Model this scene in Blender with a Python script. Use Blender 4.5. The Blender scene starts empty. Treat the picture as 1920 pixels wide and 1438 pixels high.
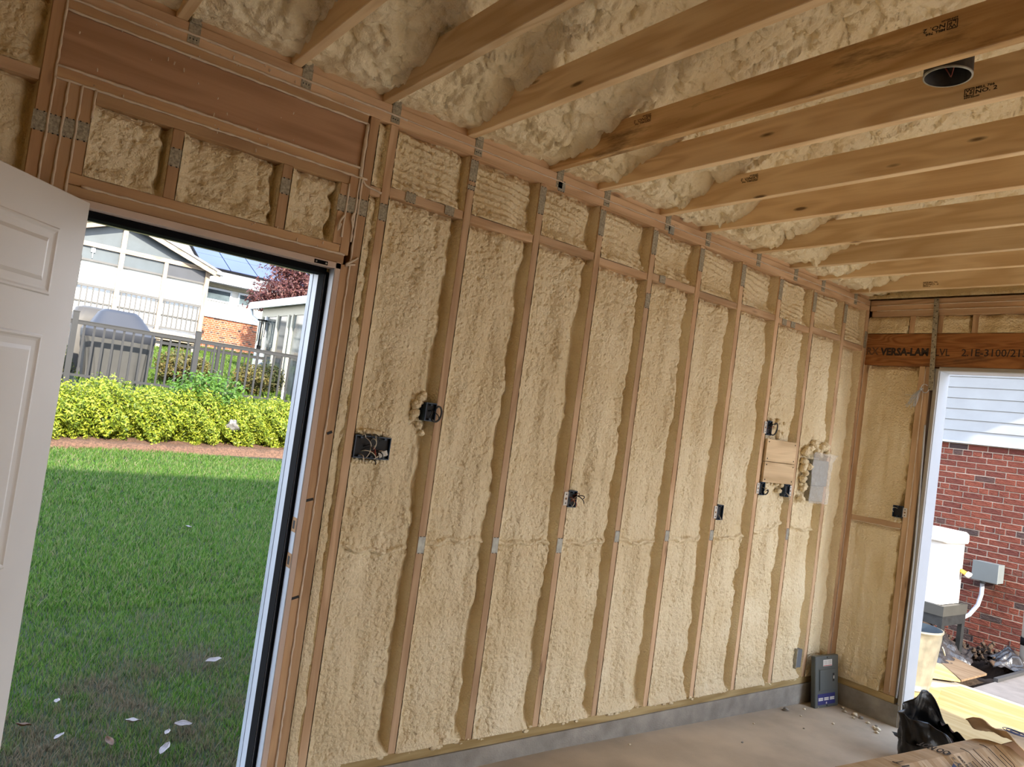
import bpy, bmesh, math, random
import numpy as np
from mathutils import Vector, Matrix

# ------------------------------------------------------------------ camera, sky, sun, exposure
S = bpy.context.scene
COL = S.collection
W, H = 1920, 1438
F = 1389.667
yaw, pit, rol = 0.647854, 0.0443124, -0.1365447
cam_d = bpy.data.cameras.new('camera')
cam_d.sensor_fit = 'HORIZONTAL'; cam_d.sensor_width = 36.0; cam_d.lens = F * 36.0 / W
cam_d.clip_start = 0.05; cam_d.clip_end = 400
cam = bpy.data.objects.new('camera', cam_d); COL.objects.link(cam)
fw = Vector((math.sin(yaw) * math.cos(pit), math.cos(yaw) * math.cos(pit), math.sin(pit)))
r0 = Vector((math.cos(yaw), -math.sin(yaw), 0)); d0 = fw.cross(r0)
cr, sr = math.cos(rol), math.sin(rol)
rx = r0 * cr + d0 * sr; dn = r0 * -sr + d0 * cr
M = Matrix((rx, -dn, -fw)).transposed().to_4x4()
M.translation = Vector((-1.74544, -2.80482, 1.52160))
cam.matrix_world = M
S.camera = cam

SUN_DIR = Vector((-0.17, -1.0, 0.46)).normalized()
world = bpy.data.worlds.new('world'); S.world = world; world.use_nodes = True
wn = world.node_tree; wn.nodes.clear()
wo = wn.nodes.new('ShaderNodeOutputWorld'); wb = wn.nodes.new('ShaderNodeBackground')
tcw = wn.nodes.new('ShaderNodeTexCoord'); spw = wn.nodes.new('ShaderNodeSeparateXYZ'); wn.links.new(tcw.outputs['Generated'], spw.inputs[0])
skr = wn.nodes.new('ShaderNodeValToRGB'); wn.links.new(spw.outputs['Z'], skr.inputs[0])
skr.color_ramp.elements[0].position = 0.0; skr.color_ramp.elements[0].color = (.96, .97, 1.0, 1)
skr.color_ramp.elements[1].position = 0.8; skr.color_ramp.elements[1].color = (.50, .65, .92, 1)
wn.links.new(skr.outputs[0], wb.inputs['Color'])
wb.inputs['Strength'].default_value = 2.2
wn.links.new(wb.outputs[0], wo.inputs[0])
sun_d = bpy.data.lights.new('sun', 'SUN'); sun_d.energy = 6.0; sun_d.angle = math.radians(0.6)
sun_d.color = (1.0, 0.91, 0.75)
sun = bpy.data.objects.new('sun', sun_d); COL.objects.link(sun)
sun.rotation_euler = SUN_DIR.to_track_quat('Z', 'Y').to_euler()
sun.location = (0, -20, 12)
S.view_settings.view_transform = 'Standard'; S.view_settings.look = 'None'
S.view_settings.gamma = 1.0; S.view_settings.use_curve_mapping = False
S.view_settings.exposure = 1.45
S.cycles.max_bounces = 12; S.cycles.diffuse_bounces = 8; S.cycles.glossy_bounces = 4
S.cycles.transmission_bounces = 6; S.cycles.transparent_max_bounces = 12
S.cycles.sample_clamp_indirect = 8.0; S.cycles.use_denoising = True
S.cycles.caustics_reflective = False; S.cycles.caustics_refractive = False

# ------------------------------------------------------------------ numeric helpers
rng = np.random.default_rng(7)
def _h(ix, iy, s):
    v = np.sin(ix * 127.1 + iy * 311.7 + s * 74.7) * 43758.5453
    return v - np.floor(v)
def vnoise(x, y, s=0.0):
    ix = np.floor(x); iy = np.floor(y); fx = x - ix; fy = y - iy
    fx = fx * fx * (3 - 2 * fx); fy = fy * fy * (3 - 2 * fy)
    a = _h(ix, iy, s); b = _h(ix + 1, iy, s); c = _h(ix, iy + 1, s); d = _h(ix + 1, iy + 1, s)
    return (a * (1 - fx) + b * fx) * (1 - fy) + (c * (1 - fx) + d * fx) * fy
def fbm(x, y, s=0.0, o=3):
    r = 0; a = 0.5; t = 0
    for i in range(o):
        r = r + a * vnoise(x * 2 ** i, y * 2 ** i, s + i * 3.1); t += a; a *= 0.5
    return r / t
def worley(x, y, s=0.0, jit=0.9):
    ix = np.floor(x); iy = np.floor(y); best = np.full(x.shape, 9.0); ident = np.zeros(x.shape)
    for dx in (-1, 0, 1):
        for dy in (-1, 0, 1):
            cx = ix + dx; cy = iy + dy
            px = cx + 0.5 + jit * (_h(cx, cy, s) - 0.5); py = cy + 0.5 + jit * (_h(cx, cy, s + 5.3) - 0.5)
            d = (px - x) ** 2 + (py - y) ** 2
            m = d < best; best = np.where(m, d, best); ident = np.where(m, _h(cx, cy, s + 9.1), ident)
    return np.sqrt(best), ident
def bumps(x, y, s=0.0, r=0.85):
    d, i = worley(x, y, s); k = r * (0.75 + 0.4 * i)
    return np.sqrt(np.clip(1 - (d / k) ** 2, 0, 1)) * (0.6 + 0.4 * i)

# ------------------------------------------------------------------ object helpers
def link(o, parent=None):
    COL.objects.link(o)
    if parent is not None:
        o.parent = parent
    return o
def tag(o, label=None, cat=None, group=None, kind=None):
    if label: o['label'] = label
    if cat: o['category'] = cat
    if group: o['group'] = group
    if kind: o['kind'] = kind
    return o
def empty(name, loc=(0, 0, 0), rz=0.0, **k):
    o = bpy.data.objects.new(name, None); o.empty_display_size = 0.1
    COL.objects.link(o); o.location = loc; o.rotation_euler = (0, 0, rz)
    return tag(o, **k)
def np_mesh(name, V, Fq, smooth=False):
    V = np.asarray(V, dtype=np.float32); Fq = np.asarray(Fq, dtype=np.int32)
    me = bpy.data.meshes.new(name); n = Fq.shape[1]
    me.vertices.add(len(V)); me.vertices.foreach_set('co', V.ravel())
    me.loops.add(Fq.size); me.loops.foreach_set('vertex_index', Fq.ravel())
    me.polygons.add(len(Fq)); me.polygons.foreach_set('loop_start', np.arange(0, Fq.size, n, dtype=np.int32))
    if smooth: me.polygons.foreach_set('use_smooth', np.ones(len(Fq), dtype=bool))
    me.update(calc_edges=True)
    return me
def grid_obj(name, X, Y, Z, mat, parent=None, flip=False, smooth=True):
    a, b = X.shape
    V = np.stack([X, Y, Z], -1).reshape(-1, 3)
    i = np.arange(a - 1)[:, None] * b + np.arange(b - 1)[None, :]
    Fq = np.stack([i, i + 1, i + b + 1, i + b], -1).reshape(-1, 4)
    if flip: Fq = Fq[:, ::-1]
    me = np_mesh(name, V, Fq, smooth); me.materials.append(mat)
    return link(bpy.data.objects.new(name, me), parent)
class MB:
    """collects simple solids; build() links them as one mesh object"""
    def __init__(s): s.v = []; s.f = []; s.m = []; s.sm = []
    def add(s, v, f, mi=0, sm=False):
        n = len(s.v); s.v += [tuple(p) for p in v]
        for q in f: s.f.append([i + n for i in q]); s.m.append(mi); s.sm.append(sm)
        return s
    def box(s, x0, x1, y0, y1, z0, z1, mi=0, c=0.0, mat=None):
        if c <= 0:
            v = [(x, y, z) for x in (x0, x1) for y in (y0, y1) for z in (z0, z1)]
            f = [(0, 1, 3, 2), (4, 6, 7, 5), (0, 4, 5, 1), (2, 3, 7, 6), (0, 2, 6, 4), (1, 5, 7, 3)]
        else:
            v = []; idx = {}
            bm = bmesh.new(); bmesh.ops.create_cube(bm, size=1)
            for p in bm.verts: p.co = Vector((x0 + (p.co.x + .5) * (x1 - x0), y0 + (p.co.y + .5) * (y1 - y0), z0 + (p.co.z + .5) * (z1 - z0)))
            bmesh.ops.bevel(bm, geom=bm.edges[:], offset=c, segments=1, affect='EDGES')
            v = [tuple(p.co) for p in bm.verts]; bm.verts.index_update()
            f = [[w.index for w in q.verts] for q in bm.faces]; bm.free()
        if mat is not None: v = [tuple(mat @ Vector(p)) for p in v]
        return s.add(v, f, mi)
    def bar(s, p, q, w, t, up=(0, 0, 1), mi=0):
        p, q = Vector(p), Vector(q); d = (q - p); L = d.length; d.normalize(); u = Vector(up)
        a = d.cross(u).normalized(); b = a.cross(d).normalized()
        v = []
        for e in (p, q):
            for i, j in ((-1, -1), (1, -1), (1, 1), (-1, 1)): v.append(e + a * (i * w / 2) + b * (j * t / 2))
        return s.add(v, [(3, 2, 1, 0), (4, 5, 6, 7), (0, 1, 5, 4), (1, 2, 6, 5), (2, 3, 7, 6), (3, 0, 4, 7)], mi)
    def tube(s, pts, r, n=8, mi=0, cap=True, flat=1.0):
        pts = [Vector(p) for p in pts]; rs = r if isinstance(r, (list, tuple)) else [r] * len(pts)
        v = []; f = []; prev = None
        for k, p in enumerate(pts):
            d = (pts[min(k + 1, len(pts) - 1)] - pts[max(k - 1, 0)]).normalized()
            if prev is None:
                a = d.cross(Vector((0, 0, 1)) if abs(d.z) < .9 else Vector((1, 0, 0))).normalized()
            else:
                a = (prev - d * prev.dot(d)).normalized()
            prev = a; b = d.cross(a)
            for i in range(n):
                t = 2 * math.pi * i / n
                v.append(p + a * (math.cos(t) * rs[k]) + b * (math.sin(t) * rs[k] * flat))
        for k in range(len(pts) - 1):
            for i in range(n):
                j = (i + 1) % n
                f.append((k * n + i, k * n + j, (k + 1) * n + j, (k + 1) * n + i))
        if cap: f += [tuple(range(n))[::-1], tuple(range((len(pts) - 1) * n, len(pts) * n))]
        return s.add(v, f, mi, True)
    def lathe(s, prof, c=(0, 0, 0), n=24, mi=0):
        v = []; f = []
        for r, z in prof:
            for i in range(n):
                t = 2 * math.pi * i / n; v.append((c[0] + r * math.cos(t), c[1] + r * math.sin(t), c[2] + z))
        for k in range(len(prof) - 1):
            for i in range(n):
                j = (i + 1) % n; f.append((k * n + i, k * n + j, (k + 1) * n + j, (k + 1) * n + i))
        return s.add(v, f, mi, True)
    def prism(s, poly, axis, a0, a1, mi=0):
        """poly of 2-D points extruded along axis 0/1/2 from a0 to a1"""
        def P(p, t):
            return (t, p[0], p[1]) if axis == 0 else ((p[0], t, p[1]) if axis == 1 else (p[0], p[1], t))
        n = len(poly); v = [P(p, a0) for p in poly] + [P(p, a1) for p in poly]
        f = [tuple(range(n)), tuple(range(n, 2 * n))[::-1]] + [(i, i + n, (i + 1) % n + n, (i + 1) % n) for i in range(n)]
        return s.add(v, f, mi)
    def blob(s, c, r, seed=0, amp=.25, n=10, mi=0, sc=(1, 1, 1)):
        v = []; f = []; R = random.Random(seed)
        ph = [R.random() * 6 for _ in range(6)]
        for a in range(1, n):
            th = math.pi * a / n
            for b in range(n * 2):
                p = math.pi * b / n
                k = 1 + amp * (math.sin(3 * th + ph[0]) * math.cos(2 * p + ph[1]) + .6 * math.sin(5 * th + ph[2]) * math.sin(3 * p + ph[3]) + .4 * math.sin(7 * p + ph[4] + 4 * th))
                v.append((c[0] + r * k * sc[0] * math.sin(th) * math.cos(p), c[1] + r * k * sc[1] * math.sin(th) * math.sin(p), c[2] + r * k * sc[2] * math.cos(th)))
        top = len(v); v.append((c[0], c[1], c[2] + r * sc[2])); bot = len(v); v.append((c[0], c[1], c[2] - r * sc[2]))
        m = n * 2
        for a in range(n - 2):
            for b in range(m):
                f.append((a * m + b, (a + 1) * m + b, (a + 1) * m + (b + 1) % m, a * m + (b + 1) % m))
        for b in range(m):
            f.append((top, b, (b + 1) % m)); f.append((bot, (n - 2) * m + (b + 1) % m, (n - 2) * m + b))
        return s.add(v, f, mi, True)
    def build(s, name, mats, parent=None):
        me = bpy.data.meshes.new(name); me.from_pydata(s.v, [], s.f)
        if not isinstance(mats, (list, tuple)): mats = [mats]
        for m in mats: me.materials.append(m)
        me.polygons.foreach_set('material_index', s.m); me.polygons.foreach_set('use_smooth', s.sm)
        bm = bmesh.new(); bm.from_mesh(me); bmesh.ops.recalc_face_normals(bm, faces=bm.faces[:]); bm.to_mesh(me); bm.free()
        return link(bpy.data.objects.new(name, me), parent)
def box(name, x0, x1, y0, y1, z0, z1, mat, parent=None, c=0.0):
    return MB().box(min(x0, x1), max(x0, x1), min(y0, y1), max(y0, y1), min(z0, z1), max(z0, z1), c=c).build(name, mat, parent)
def text_obj(name, s, size, org, xd, yd, mat, parent, off=0.0006, bold=0.0, warp=None, sx=1.0, align='LEFT'):
    cu = bpy.data.curves.new('t', 'FONT'); cu.body = s; cu.size = size; cu.offset = bold; cu.align_x = align
    cu.resolution_u = 2
    t = bpy.data.objects.new('t', cu); COL.objects.link(t)
    dg = bpy.context.evaluated_depsgraph_get(); dg.update()
    me = bpy.data.meshes.new_from_object(t.evaluated_get(dg)); bpy.data.objects.remove(t); bpy.data.curves.remove(cu)
    xd, yd = Vector(xd).normalized(), Vector(yd).normalized(); nn = xd.cross(yd)
    for v in me.vertices:
        p = Vector(org) + xd * (v.co.x * sx) + yd * v.co.y + nn * off
        v.co = warp(v.co.x * sx, v.co.y) if warp else p
    me.materials.clear(); me.materials.append(mat); me.name = name
    return link(bpy.data.objects.new(name, me), parent)

# ------------------------------------------------------------------ materials
MATS = {}
def nodes(name):
    m = bpy.data.materials.new(name); m.use_nodes = True; t = m.node_tree
    b = t.nodes['Principled BSDF']; return m, t, b
def N(t, ty, **k):
    n = t.nodes.new(ty)
    for a, v in k.items():
        if a in n.inputs.keys(): n.inputs[a].default_value = v
        else: setattr(n, a, v)
    return n
def plain(name, col, rough=.6, metal=0.0, var=0.12, scale=6.0, bump=0.0, bscale=60.0, spec=.5, coat=0):
    m, t, b = nodes(name)
    b.inputs['Roughness'].default_value = rough; b.inputs['Metallic'].default_value = metal
    b.inputs['Specular IOR Level'].default_value = spec
    tc = N(t, 'ShaderNodeTexCoord'); nz = N(t, 'ShaderNodeTexNoise', Scale=scale, Detail=4.0)
    t.links.new(tc.outputs['Object'], nz.inputs['Vector'])
    r = N(t, 'ShaderNodeValToRGB'); r.color_ramp.elements[0].position = .3; r.color_ramp.elements[1].position = .7
    r.color_ramp.elements[0].color = tuple(c * (1 - var) for c in col) + (1,); r.color_ramp.elements[1].color = tuple(min(1, c * (1 + var)) for c in col) + (1,)
    t.links.new(nz.outputs['Fac'], r.inputs[0]); t.links.new(r.outputs[0], b.inputs['Base Color'])
    if coat: b.inputs['Coat Weight'].default_value = coat
    if bump:
        n2 = N(t, 'ShaderNodeTexNoise', Scale=bscale, Detail=3.0); t.links.new(tc.outputs['Object'], n2.inputs['Vector'])
        bp = N(t, 'ShaderNodeBump', Strength=bump, Distance=.01); t.links.new(n2.outputs['Fac'], bp.inputs['Height'])
        t.links.new(bp.outputs[0], b.inputs['Normal'])
    return m
def wood(name, c1, c2, axis, rough=.65, knot=1.0, across=26.0, dirt=None, knotc=(.10, .045, .02), rings=1.0):
    """grain that runs along axis 0/1/2"""
    m, t, b = nodes(name); b.inputs['Roughness'].default_value = rough; b.inputs['Specular IOR Level'].default_value = .25
    tc = N(t, 'ShaderNodeTexCoord'); oi = N(t, 'ShaderNodeObjectInfo')
    mul = N(t, 'ShaderNodeVectorMath', operation='SCALE'); cmb = N(t, 'ShaderNodeCombineXYZ', X=13.0, Y=17.0, Z=11.0)
    t.links.new(cmb.outputs[0], mul.inputs[0]); t.links.new(oi.outputs['Random'], mul.inputs['Scale'])
    ad = N(t, 'ShaderNodeVectorMath', operation='ADD'); t.links.new(tc.outputs['Object'], ad.inputs[0]); t.links.new(mul.outputs[0], ad.inputs[1])
    def mp(al, ac):
        q = N(t, 'ShaderNodeMapping'); sc = [ac, ac, ac]; sc[axis] = al; q.inputs['Scale'].default_value = sc
        t.links.new(ad.outputs[0], q.inputs[0]); return q
    m1 = mp(.9, 7.0); n1 = N(t, 'ShaderNodeTexNoise', Scale=1.0, Detail=2.0, Distortion=.6); t.links.new(m1.outputs[0], n1.inputs['Vector'])
    # growth rings: sine of the low noise
    ml = N(t, 'ShaderNodeMath', operation='MULTIPLY'); ml.inputs[1].default_value = across * rings; t.links.new(n1.outputs['Fac'], ml.inputs[0])
    # wrap rings around knots
    mk = mp(2.2, 9.0); vk = N(t, 'ShaderNodeTexVoronoi', Scale=1.0, Randomness=1.0); t.links.new(mk.outputs[0], vk.inputs['Vector'])
    kx = N(t, 'ShaderNodeMapRange'); kx.inputs['From Min'].default_value = 0; kx.inputs['From Max'].default_value = .5
    kx.inputs['To Min'].default_value = 5.0 * knot; kx.inputs['To Max'].default_value = 0; t.links.new(vk.outputs['Distance'], kx.inputs[0])
    sm = N(t, 'ShaderNodeMath', operation='ADD'); t.links.new(ml.outputs[0], sm.inputs[0]); t.links.new(kx.outputs[0], sm.inputs[1])
    sn = N(t, 'ShaderNodeMath', operation='SINE'); t.links.new(sm.outputs[0], sn.inputs[0])
    r = N(t, 'ShaderNodeMapRange'); r.inputs['From Min'].default_value = -1; r.inputs['From Max'].default_value = 1; t.links.new(sn.outputs[0], r.inputs[0])
    m2 = mp(3.0, 130.0); n2 = N(t, 'ShaderNodeTexNoise', Scale=1.0, Detail=3.0); t.links.new(m2.outputs[0], n2.inputs['Vector'])
    mx = N(t, 'ShaderNodeMix', data_type='FLOAT'); mx.inputs[0].default_value = .45; t.links.new(r.outputs[0], mx.inputs[2]); t.links.new(n2.outputs['Fac'], mx.inputs[3])
    cr_ = N(t, 'ShaderNodeValToRGB'); e = cr_.color_ramp.elements; e[0].position = .15; e[0].color = c1 + (1,); e[1].position = .8; e[1].color = c2 + (1,)
    t.links.new(mx.outputs[0], cr_.inputs[0])
    # per-board tone
    hv = N(t, 'ShaderNodeHueSaturation'); rr = N(t, 'ShaderNodeMapRange'); rr.inputs['To Min'].default_value = .84; rr.inputs['To Max'].default_value = 1.12
    t.links.new(oi.outputs['Random'], rr.inputs[0]); t.links.new(rr.outputs[0], hv.inputs['Value']); t.links.new(cr_.outputs[0], hv.inputs['Color'])
    # knots
    kr = N(t, 'ShaderNodeValToRGB'); e = kr.color_ramp.elements; e[0].position = .05; e[0].color = (1, 1, 1, 1); e[1].position = .10; e[1].color = (0, 0, 0, 1)
    t.links.new(vk.outputs['Distance'], kr.inputs[0])
    km = N(t, 'ShaderNodeMath', operation='MULTIPLY'); km.inputs[1].default_value = .85 * min(1, knot); t.links.new(kr.outputs[0], km.inputs[0])
    mc = N(t, 'ShaderNodeMix', data_type='RGBA'); t.links.new(km.outputs[0], mc.inputs[0]); t.links.new(hv.outputs[0], mc.inputs[6]); mc.inputs[7].default_value = knotc + (1,)
    last = mc.outputs[2]
    if dirt:
        md = mp(1.6, 9.0); nd = N(t, 'ShaderNodeTexNoise', Scale=1.3, Detail=6.0, Roughness=.7); t.links.new(md.outputs[0], nd.inputs['Vector'])
        dr = N(t, 'ShaderNodeValToRGB'); e = dr.color_ramp.elements; e[0].position = .52; e[0].color = (0, 0, 0, 1); e[1].position = .68; e[1].color = (1, 1, 1, 1)
        t.links.new(nd.outputs['Fac'], dr.inputs[0]); dm = N(t, 'ShaderNodeMath', operation='MULTIPLY'); dm.inputs[1].default_value = dirt[1]; t.links.new(dr.outputs[0], dm.inputs[0])
        m3 = N(t, 'ShaderNodeMix', data_type='RGBA'); t.links.new(dm.outputs[0], m3.inputs[0]); t.links.new(last, m3.inputs[6]); m3.inputs[7].default_value = dirt[0] + (1,)
        last = m3.outputs[2]
    t.links.new(last, b.inputs['Base Color'])
    bp = N(t, 'ShaderNodeBump', Strength=.12, Distance=.003); t.links.new(mx.outputs[0], bp.inputs['Height']); t.links.new(bp.outputs[0], b.inputs['Normal'])
    return m
def foam(name, c1, c2, bscale=170.0, bs=.5, big=18.0):
    m, t, b = nodes(name); b.inputs['Roughness'].default_value = .42; b.inputs['Specular IOR Level'].default_value = .5
    tc = N(t, 'ShaderNodeTexCoord')
    n1 = N(t, 'ShaderNodeTexNoise', Scale=2.6, Detail=5.0, Roughness=.6); t.links.new(tc.outputs['Object'], n1.inputs['Vector'])
    r = N(t, 'ShaderNodeValToRGB'); e = r.color_ramp.elements; e[0].position = .32; e[0].color = c1 + (1,); e[1].position = .68; e[1].color = c2 + (1,)
    t.links.new(n1.outputs['Fac'], r.inputs[0]); t.links.new(r.outputs[0], b.inputs['Base Color'])
    v = N(t, 'ShaderNodeTexVoronoi', Scale=bscale * .42, feature='SMOOTH_F1', Smoothness=.25); t.links.new(tc.outputs['Object'], v.inputs['Vector'])
    n2 = N(t, 'ShaderNodeTexNoise', Scale=bscale, Detail=2.0); t.links.new(tc.outputs['Object'], n2.inputs['Vector'])
    a = N(t, 'ShaderNodeMath', operation='SUBTRACT'); t.links.new(n2.outputs['Fac'], a.inputs[0]); t.links.new(v.outputs['Distance'], a.inputs[1])
    bp = N(t, 'ShaderNodeBump', Strength=bs, Distance=.007); t.links.new(a.outputs[0], bp.inputs['Height']); t.links.new(bp.outputs[0], b.inputs['Normal'])
    return m
def leafmat(name, cols, trans=.35, patch=None, dry=None):
    m, t, b = nodes(name); b.inputs['Roughness'].default_value = .5; b.inputs['Specular IOR Level'].default_value = .3
    g = N(t, 'ShaderNodeNewGeometry'); r = N(t, 'ShaderNodeValToRGB'); e = r.color_ramp.elements
    while len(e) < len(cols): e.new(.5)
    for i, c in enumerate(cols): e[i].position = i / (len(cols) - 1); e[i].color = c + (1,)
    t.links.new(g.outputs['Random Per Island'], r.inputs[0]); last = r.outputs[0]
    if dry:
        tc = N(t, 'ShaderNodeTexCoord'); sp = N(t, 'ShaderNodeSeparateXYZ'); t.links.new(tc.outputs['Object'], sp.inputs[0])
        nz = N(t, 'ShaderNodeTexNoise', Scale=2.2, Detail=4.0); t.links.new(tc.outputs['Object'], nz.inputs['Vector'])
        yy = N(t, 'ShaderNodeMapRange'); yy.inputs['From Min'].default_value = .3; yy.inputs['From Max'].default_value = 3.4; yy.inputs['To Min'].default_value = .34; yy.inputs['To Max'].default_value = -.12
        t.links.new(sp.outputs['Y'], yy.inputs[0]); ad = N(t, 'ShaderNodeMath', operation='ADD'); t.links.new(nz.outputs['Fac'], ad.inputs[0]); t.links.new(yy.outputs[0], ad.inputs[1])
        rr = N(t, 'ShaderNodeMath', operation='ADD'); rs = N(t, 'ShaderNodeMath', operation='MULTIPLY'); rs.inputs[1].default_value = .22; t.links.new(g.outputs['Random Per Island'], rs.inputs[0])
        t.links.new(ad.outputs[0], rr.inputs[0]); t.links.new(rs.outputs[0], rr.inputs[1])
        q = N(t, 'ShaderNodeValToRGB'); q.color_ramp.elements[0].position = .72; q.color_ramp.elements[0].color = (0, 0, 0, 1); q.color_ramp.elements[1].position = .9; t.links.new(rr.outputs[0], q.inputs[0])
        mx = N(t, 'ShaderNodeMix', data_type='RGBA'); t.links.new(q.outputs[0], mx.inputs[0]); t.links.new(last, mx.inputs[6]); mx.inputs[7].default_value = dry + (1,); last = mx.outputs[2]
    t.links.new(last, b.inputs['Base Color'])
    tr = N(t, 'ShaderNodeBsdfTranslucent'); t.links.new(last, tr.inputs[0]); ms = N(t, 'ShaderNodeMixShader'); ms.inputs[0].default_value = trans
    t.links.new(b.outputs[0], ms.inputs[1]); t.links.new(tr.outputs[0], ms.inputs[2]); t.links.new(ms.outputs[0], t.nodes['Material Output'].inputs[0])
    return m
def glassy(name, col, alpha=.5, rough=.08):
    m, t, b = nodes(name); b.inputs['Base Color'].default_value = col + (1,); b.inputs['Roughness'].default_value = rough; b.inputs['Alpha'].default_value = alpha
    return m

FOAM = foam('wall_foam_skin', (.74, .61, .375), (.87, .77, .545), bs=.8)
FOAMC = foam('roof_foam_skin', (.78, .67, .44), (.89, .81, .60), bscale=110, bs=.7)
FOAMG = plain('foam_overspray', (.62, .50, .34), .8, var=.18, scale=60, bump=.5, bscale=240)
PINK1, PINK2 = (.46, .30, .175), (.64, .455, .29)
SX = wood('spruce_framing_x', PINK1, PINK2, 0, knot=.6)
SY = wood('spruce_framing_y', PINK1, PINK2, 1, knot=.6)
SZ = wood('spruce_framing_z', PINK1, PINK2, 2, knot=.6)
AMBX = wood('amber_lumber_x', (.42, .26, .14), (.56, .37, .20), 0, knot=.6)
AMBZ = wood('amber_lumber_z', (.44, .27, .145), (.58, .38, .215), 2, knot=.5)
HDR = wood('header_lumber', (.35, .20, .11), (.46, .28, .165), 0, knot=.5, rings=.6)
LVL = wood('laminated_beam_face', (.22, .085, .025), (.36, .16, .055), 1, knot=0.0, across=60, dirt=((.07, .045, .03), .55), rings=1.6)
JO = wood('joist_lumber', (.66, .47, .26), (.82, .64, .40), 1, knot=1.0, rings=1.0)
JOD = wood('stained_joist_lumber', (.50, .31, .14), (.72, .50, .26), 1, knot=1.0, dirt=((.10, .05, .02), .8))
SILL = wood('treated_sill_lumber_x', (.34, .24, .10), (.52, .40, .20), 0, knot=.4)
SILLY = wood('treated_sill_lumber_y', (.34, .24, .10), (.52, .40, .20), 1, knot=.4)
PLY = wood('plywood_face', (.50, .36, .21), (.70, .54, .34), 0, knot=.5, rings=1.3)
PLYO = wood('yellow_plywood', (0.372, 0.240, 0.090), (0.468, 0.336, 0.162), 1, knot=.3, rings=.7)
PLYB = wood('brown_plywood', (0.150, 0.095, 0.055), (0.210, 0.145, 0.090), 1, knot=.2, rings=1.2)
WTH = wood('weathered_porch_timber', (0.210, 0.155, 0.110), (0.350, 0.290, 0.230), 2, knot=.8, dirt=((0.150, 0.110, 0.085), .5))
WTHX = wood('weathered_porch_timber_x', (0.210, 0.155, 0.110), (0.350, 0.290, 0.230), 0, knot=.8, dirt=((0.150, 0.110, 0.085), .5))
BEAD = plain('sealant', (.66, .56, .44), .6, var=.1, scale=30)
CONC = plain('concrete_curb', (.30, .285, .255), .85, var=.25, scale=9, bump=.35, bscale=120)
FLOOR = plain('concrete_floor', (.47, .40, .31), .75, var=.2, scale=3.0, bump=.15, bscale=200)
GALV = plain('galvanised_steel', (.33, .33, .29), .5, metal=.35, var=.2, scale=40)
GALV2 = plain('sprayed_galvanised_steel', (.36, .33, .25), .7, metal=.1, var=.35, scale=120, bump=.4, bscale=300)
WHITE = plain('white_door_paint', (.68, .66, .62), .4, var=.02)
TRIMW = plain('white_pvc_trim', (.52, .57, .63), .4, var=.02)
JAMBP = plain('primed_jamb', (.60, .48, .40), .6, var=.06)
JAMBB = plain('jamb_sky_tint', (.42, .46, .52), .45, var=.03)  # blue of the skylight on the jamb put into its colour
BLACK = plain('black_rubber', (.006, .006, .007), .9, var=.1, spec=.1)
GREYV = plain('grey_strip', (.36, .35, .32), .6, var=.05)
BLUEB = plain('blue_box_plastic', (.012, .035, .075), .45, var=.15)
DARK = plain('dark_void', (.01, .01, .012), .7, var=.1)
BRKT = plain('white_bracket', (.62, .60, .56), .5, var=.05)
COPP = plain('copper_red_wire', (.30, .05, .03), .4, var=.1)
WIREW = plain('white_cable', (.72, .68, .58), .5, var=.05)
WIREK = plain('black_cable', (.02, .02, .02), .45, var=.1)
PANEL = plain('grey_panel_enamel', (.085, .10, .10), .45, var=.05)
LABW = plain('white_label', (.66, .66, .64), .5, var=.03)
LABB = plain('blue_label', (.02, .025, .16), .5, var=.05)
LABR = plain('red_print', (.5, .04, .04), .5, var=.05)
INK = plain('black_ink', (.028, .018, .012), .8, var=.2, scale=80)
INKF = plain('faded_ink', (.13, .065, .03), .8, var=.35, scale=150)
BAGK = plain('black_bag_plastic', (.006, .006, .007), .28, var=.2, scale=10, bump=.25, bscale=25)
KRAFT = plain('kraft_paper', (.42, .29, .16), .7, var=.1, scale=12, bump=.25, bscale=18)
KRAFTD = plain('brown_cardboard', (.20, .11, .055), .7, var=.1, scale=12)
KTAPE = plain('brown_tape', (.24, .10, .03), .3, var=.1)
GLINT = plain('lamp_can_steel', (.05, .045, .04), .5, metal=.4, var=.2, scale=40)
FILM = glassy('plastic_film', (.72, .74, .78), .32, .12)

# ------------------------------------------------------------------ shell: floor, curb, roof, hidden walls
def zf(x): return -0.131 - 0.0226 * max(0.0, x - 1.0)
def rgrid(x0, x1, y0, y1, nx, ny):
    return np.meshgrid(np.linspace(x0, x1, nx), np.linspace(y0, y1, ny), indexing='ij')
X, Y = rgrid(-4.0, 3.80, -5.0, .02, 90, 60)
Z = -0.131 - 0.0226 * np.maximum(0, X - 1.0) + .002 * (fbm(X * 2, Y * 2, 3) - .5)
o = grid_obj('floor', X, Y, Z, FLOOR); tag(o, kind='structure')

wb_ = empty('wall_back', kind='structure')
wr_ = empty('wall_right', (3.585, 0, 0), kind='structure')
ce_ = empty('ceiling', (0, 0, 2.735), kind='structure')
def P(root, o):
    """parent an object whose mesh is in world space under a moved root"""
    o.parent = root; o.matrix_parent_inverse = Matrix.Translation(-root.location); return o
def wbox(name, x0, x1, y0, y1, z0, z1, mat, root=wb_, c=0.002):
    return P(root, box(name, x0, x1, y0, y1, z0, z1, mat, c=c))

# concrete stem walls
mb = MB(); pts = [(-.56, zf(0) - .05), (3.72, zf(3.72) - .05), (3.72, -.045), (-.56, -.045)]
mb.prism(pts, 1, -.008, .16); o = mb.build('concrete_curb', CONC); P(wb_, o)
wbox('concrete_curb', 3.578, 3.74, -.512, -.008, -.25, -.046, CONC, wr_)
wbox('concrete_curb', -4.0, -1.55, -.008, .16, -.2, -.045, CONC)
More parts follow.
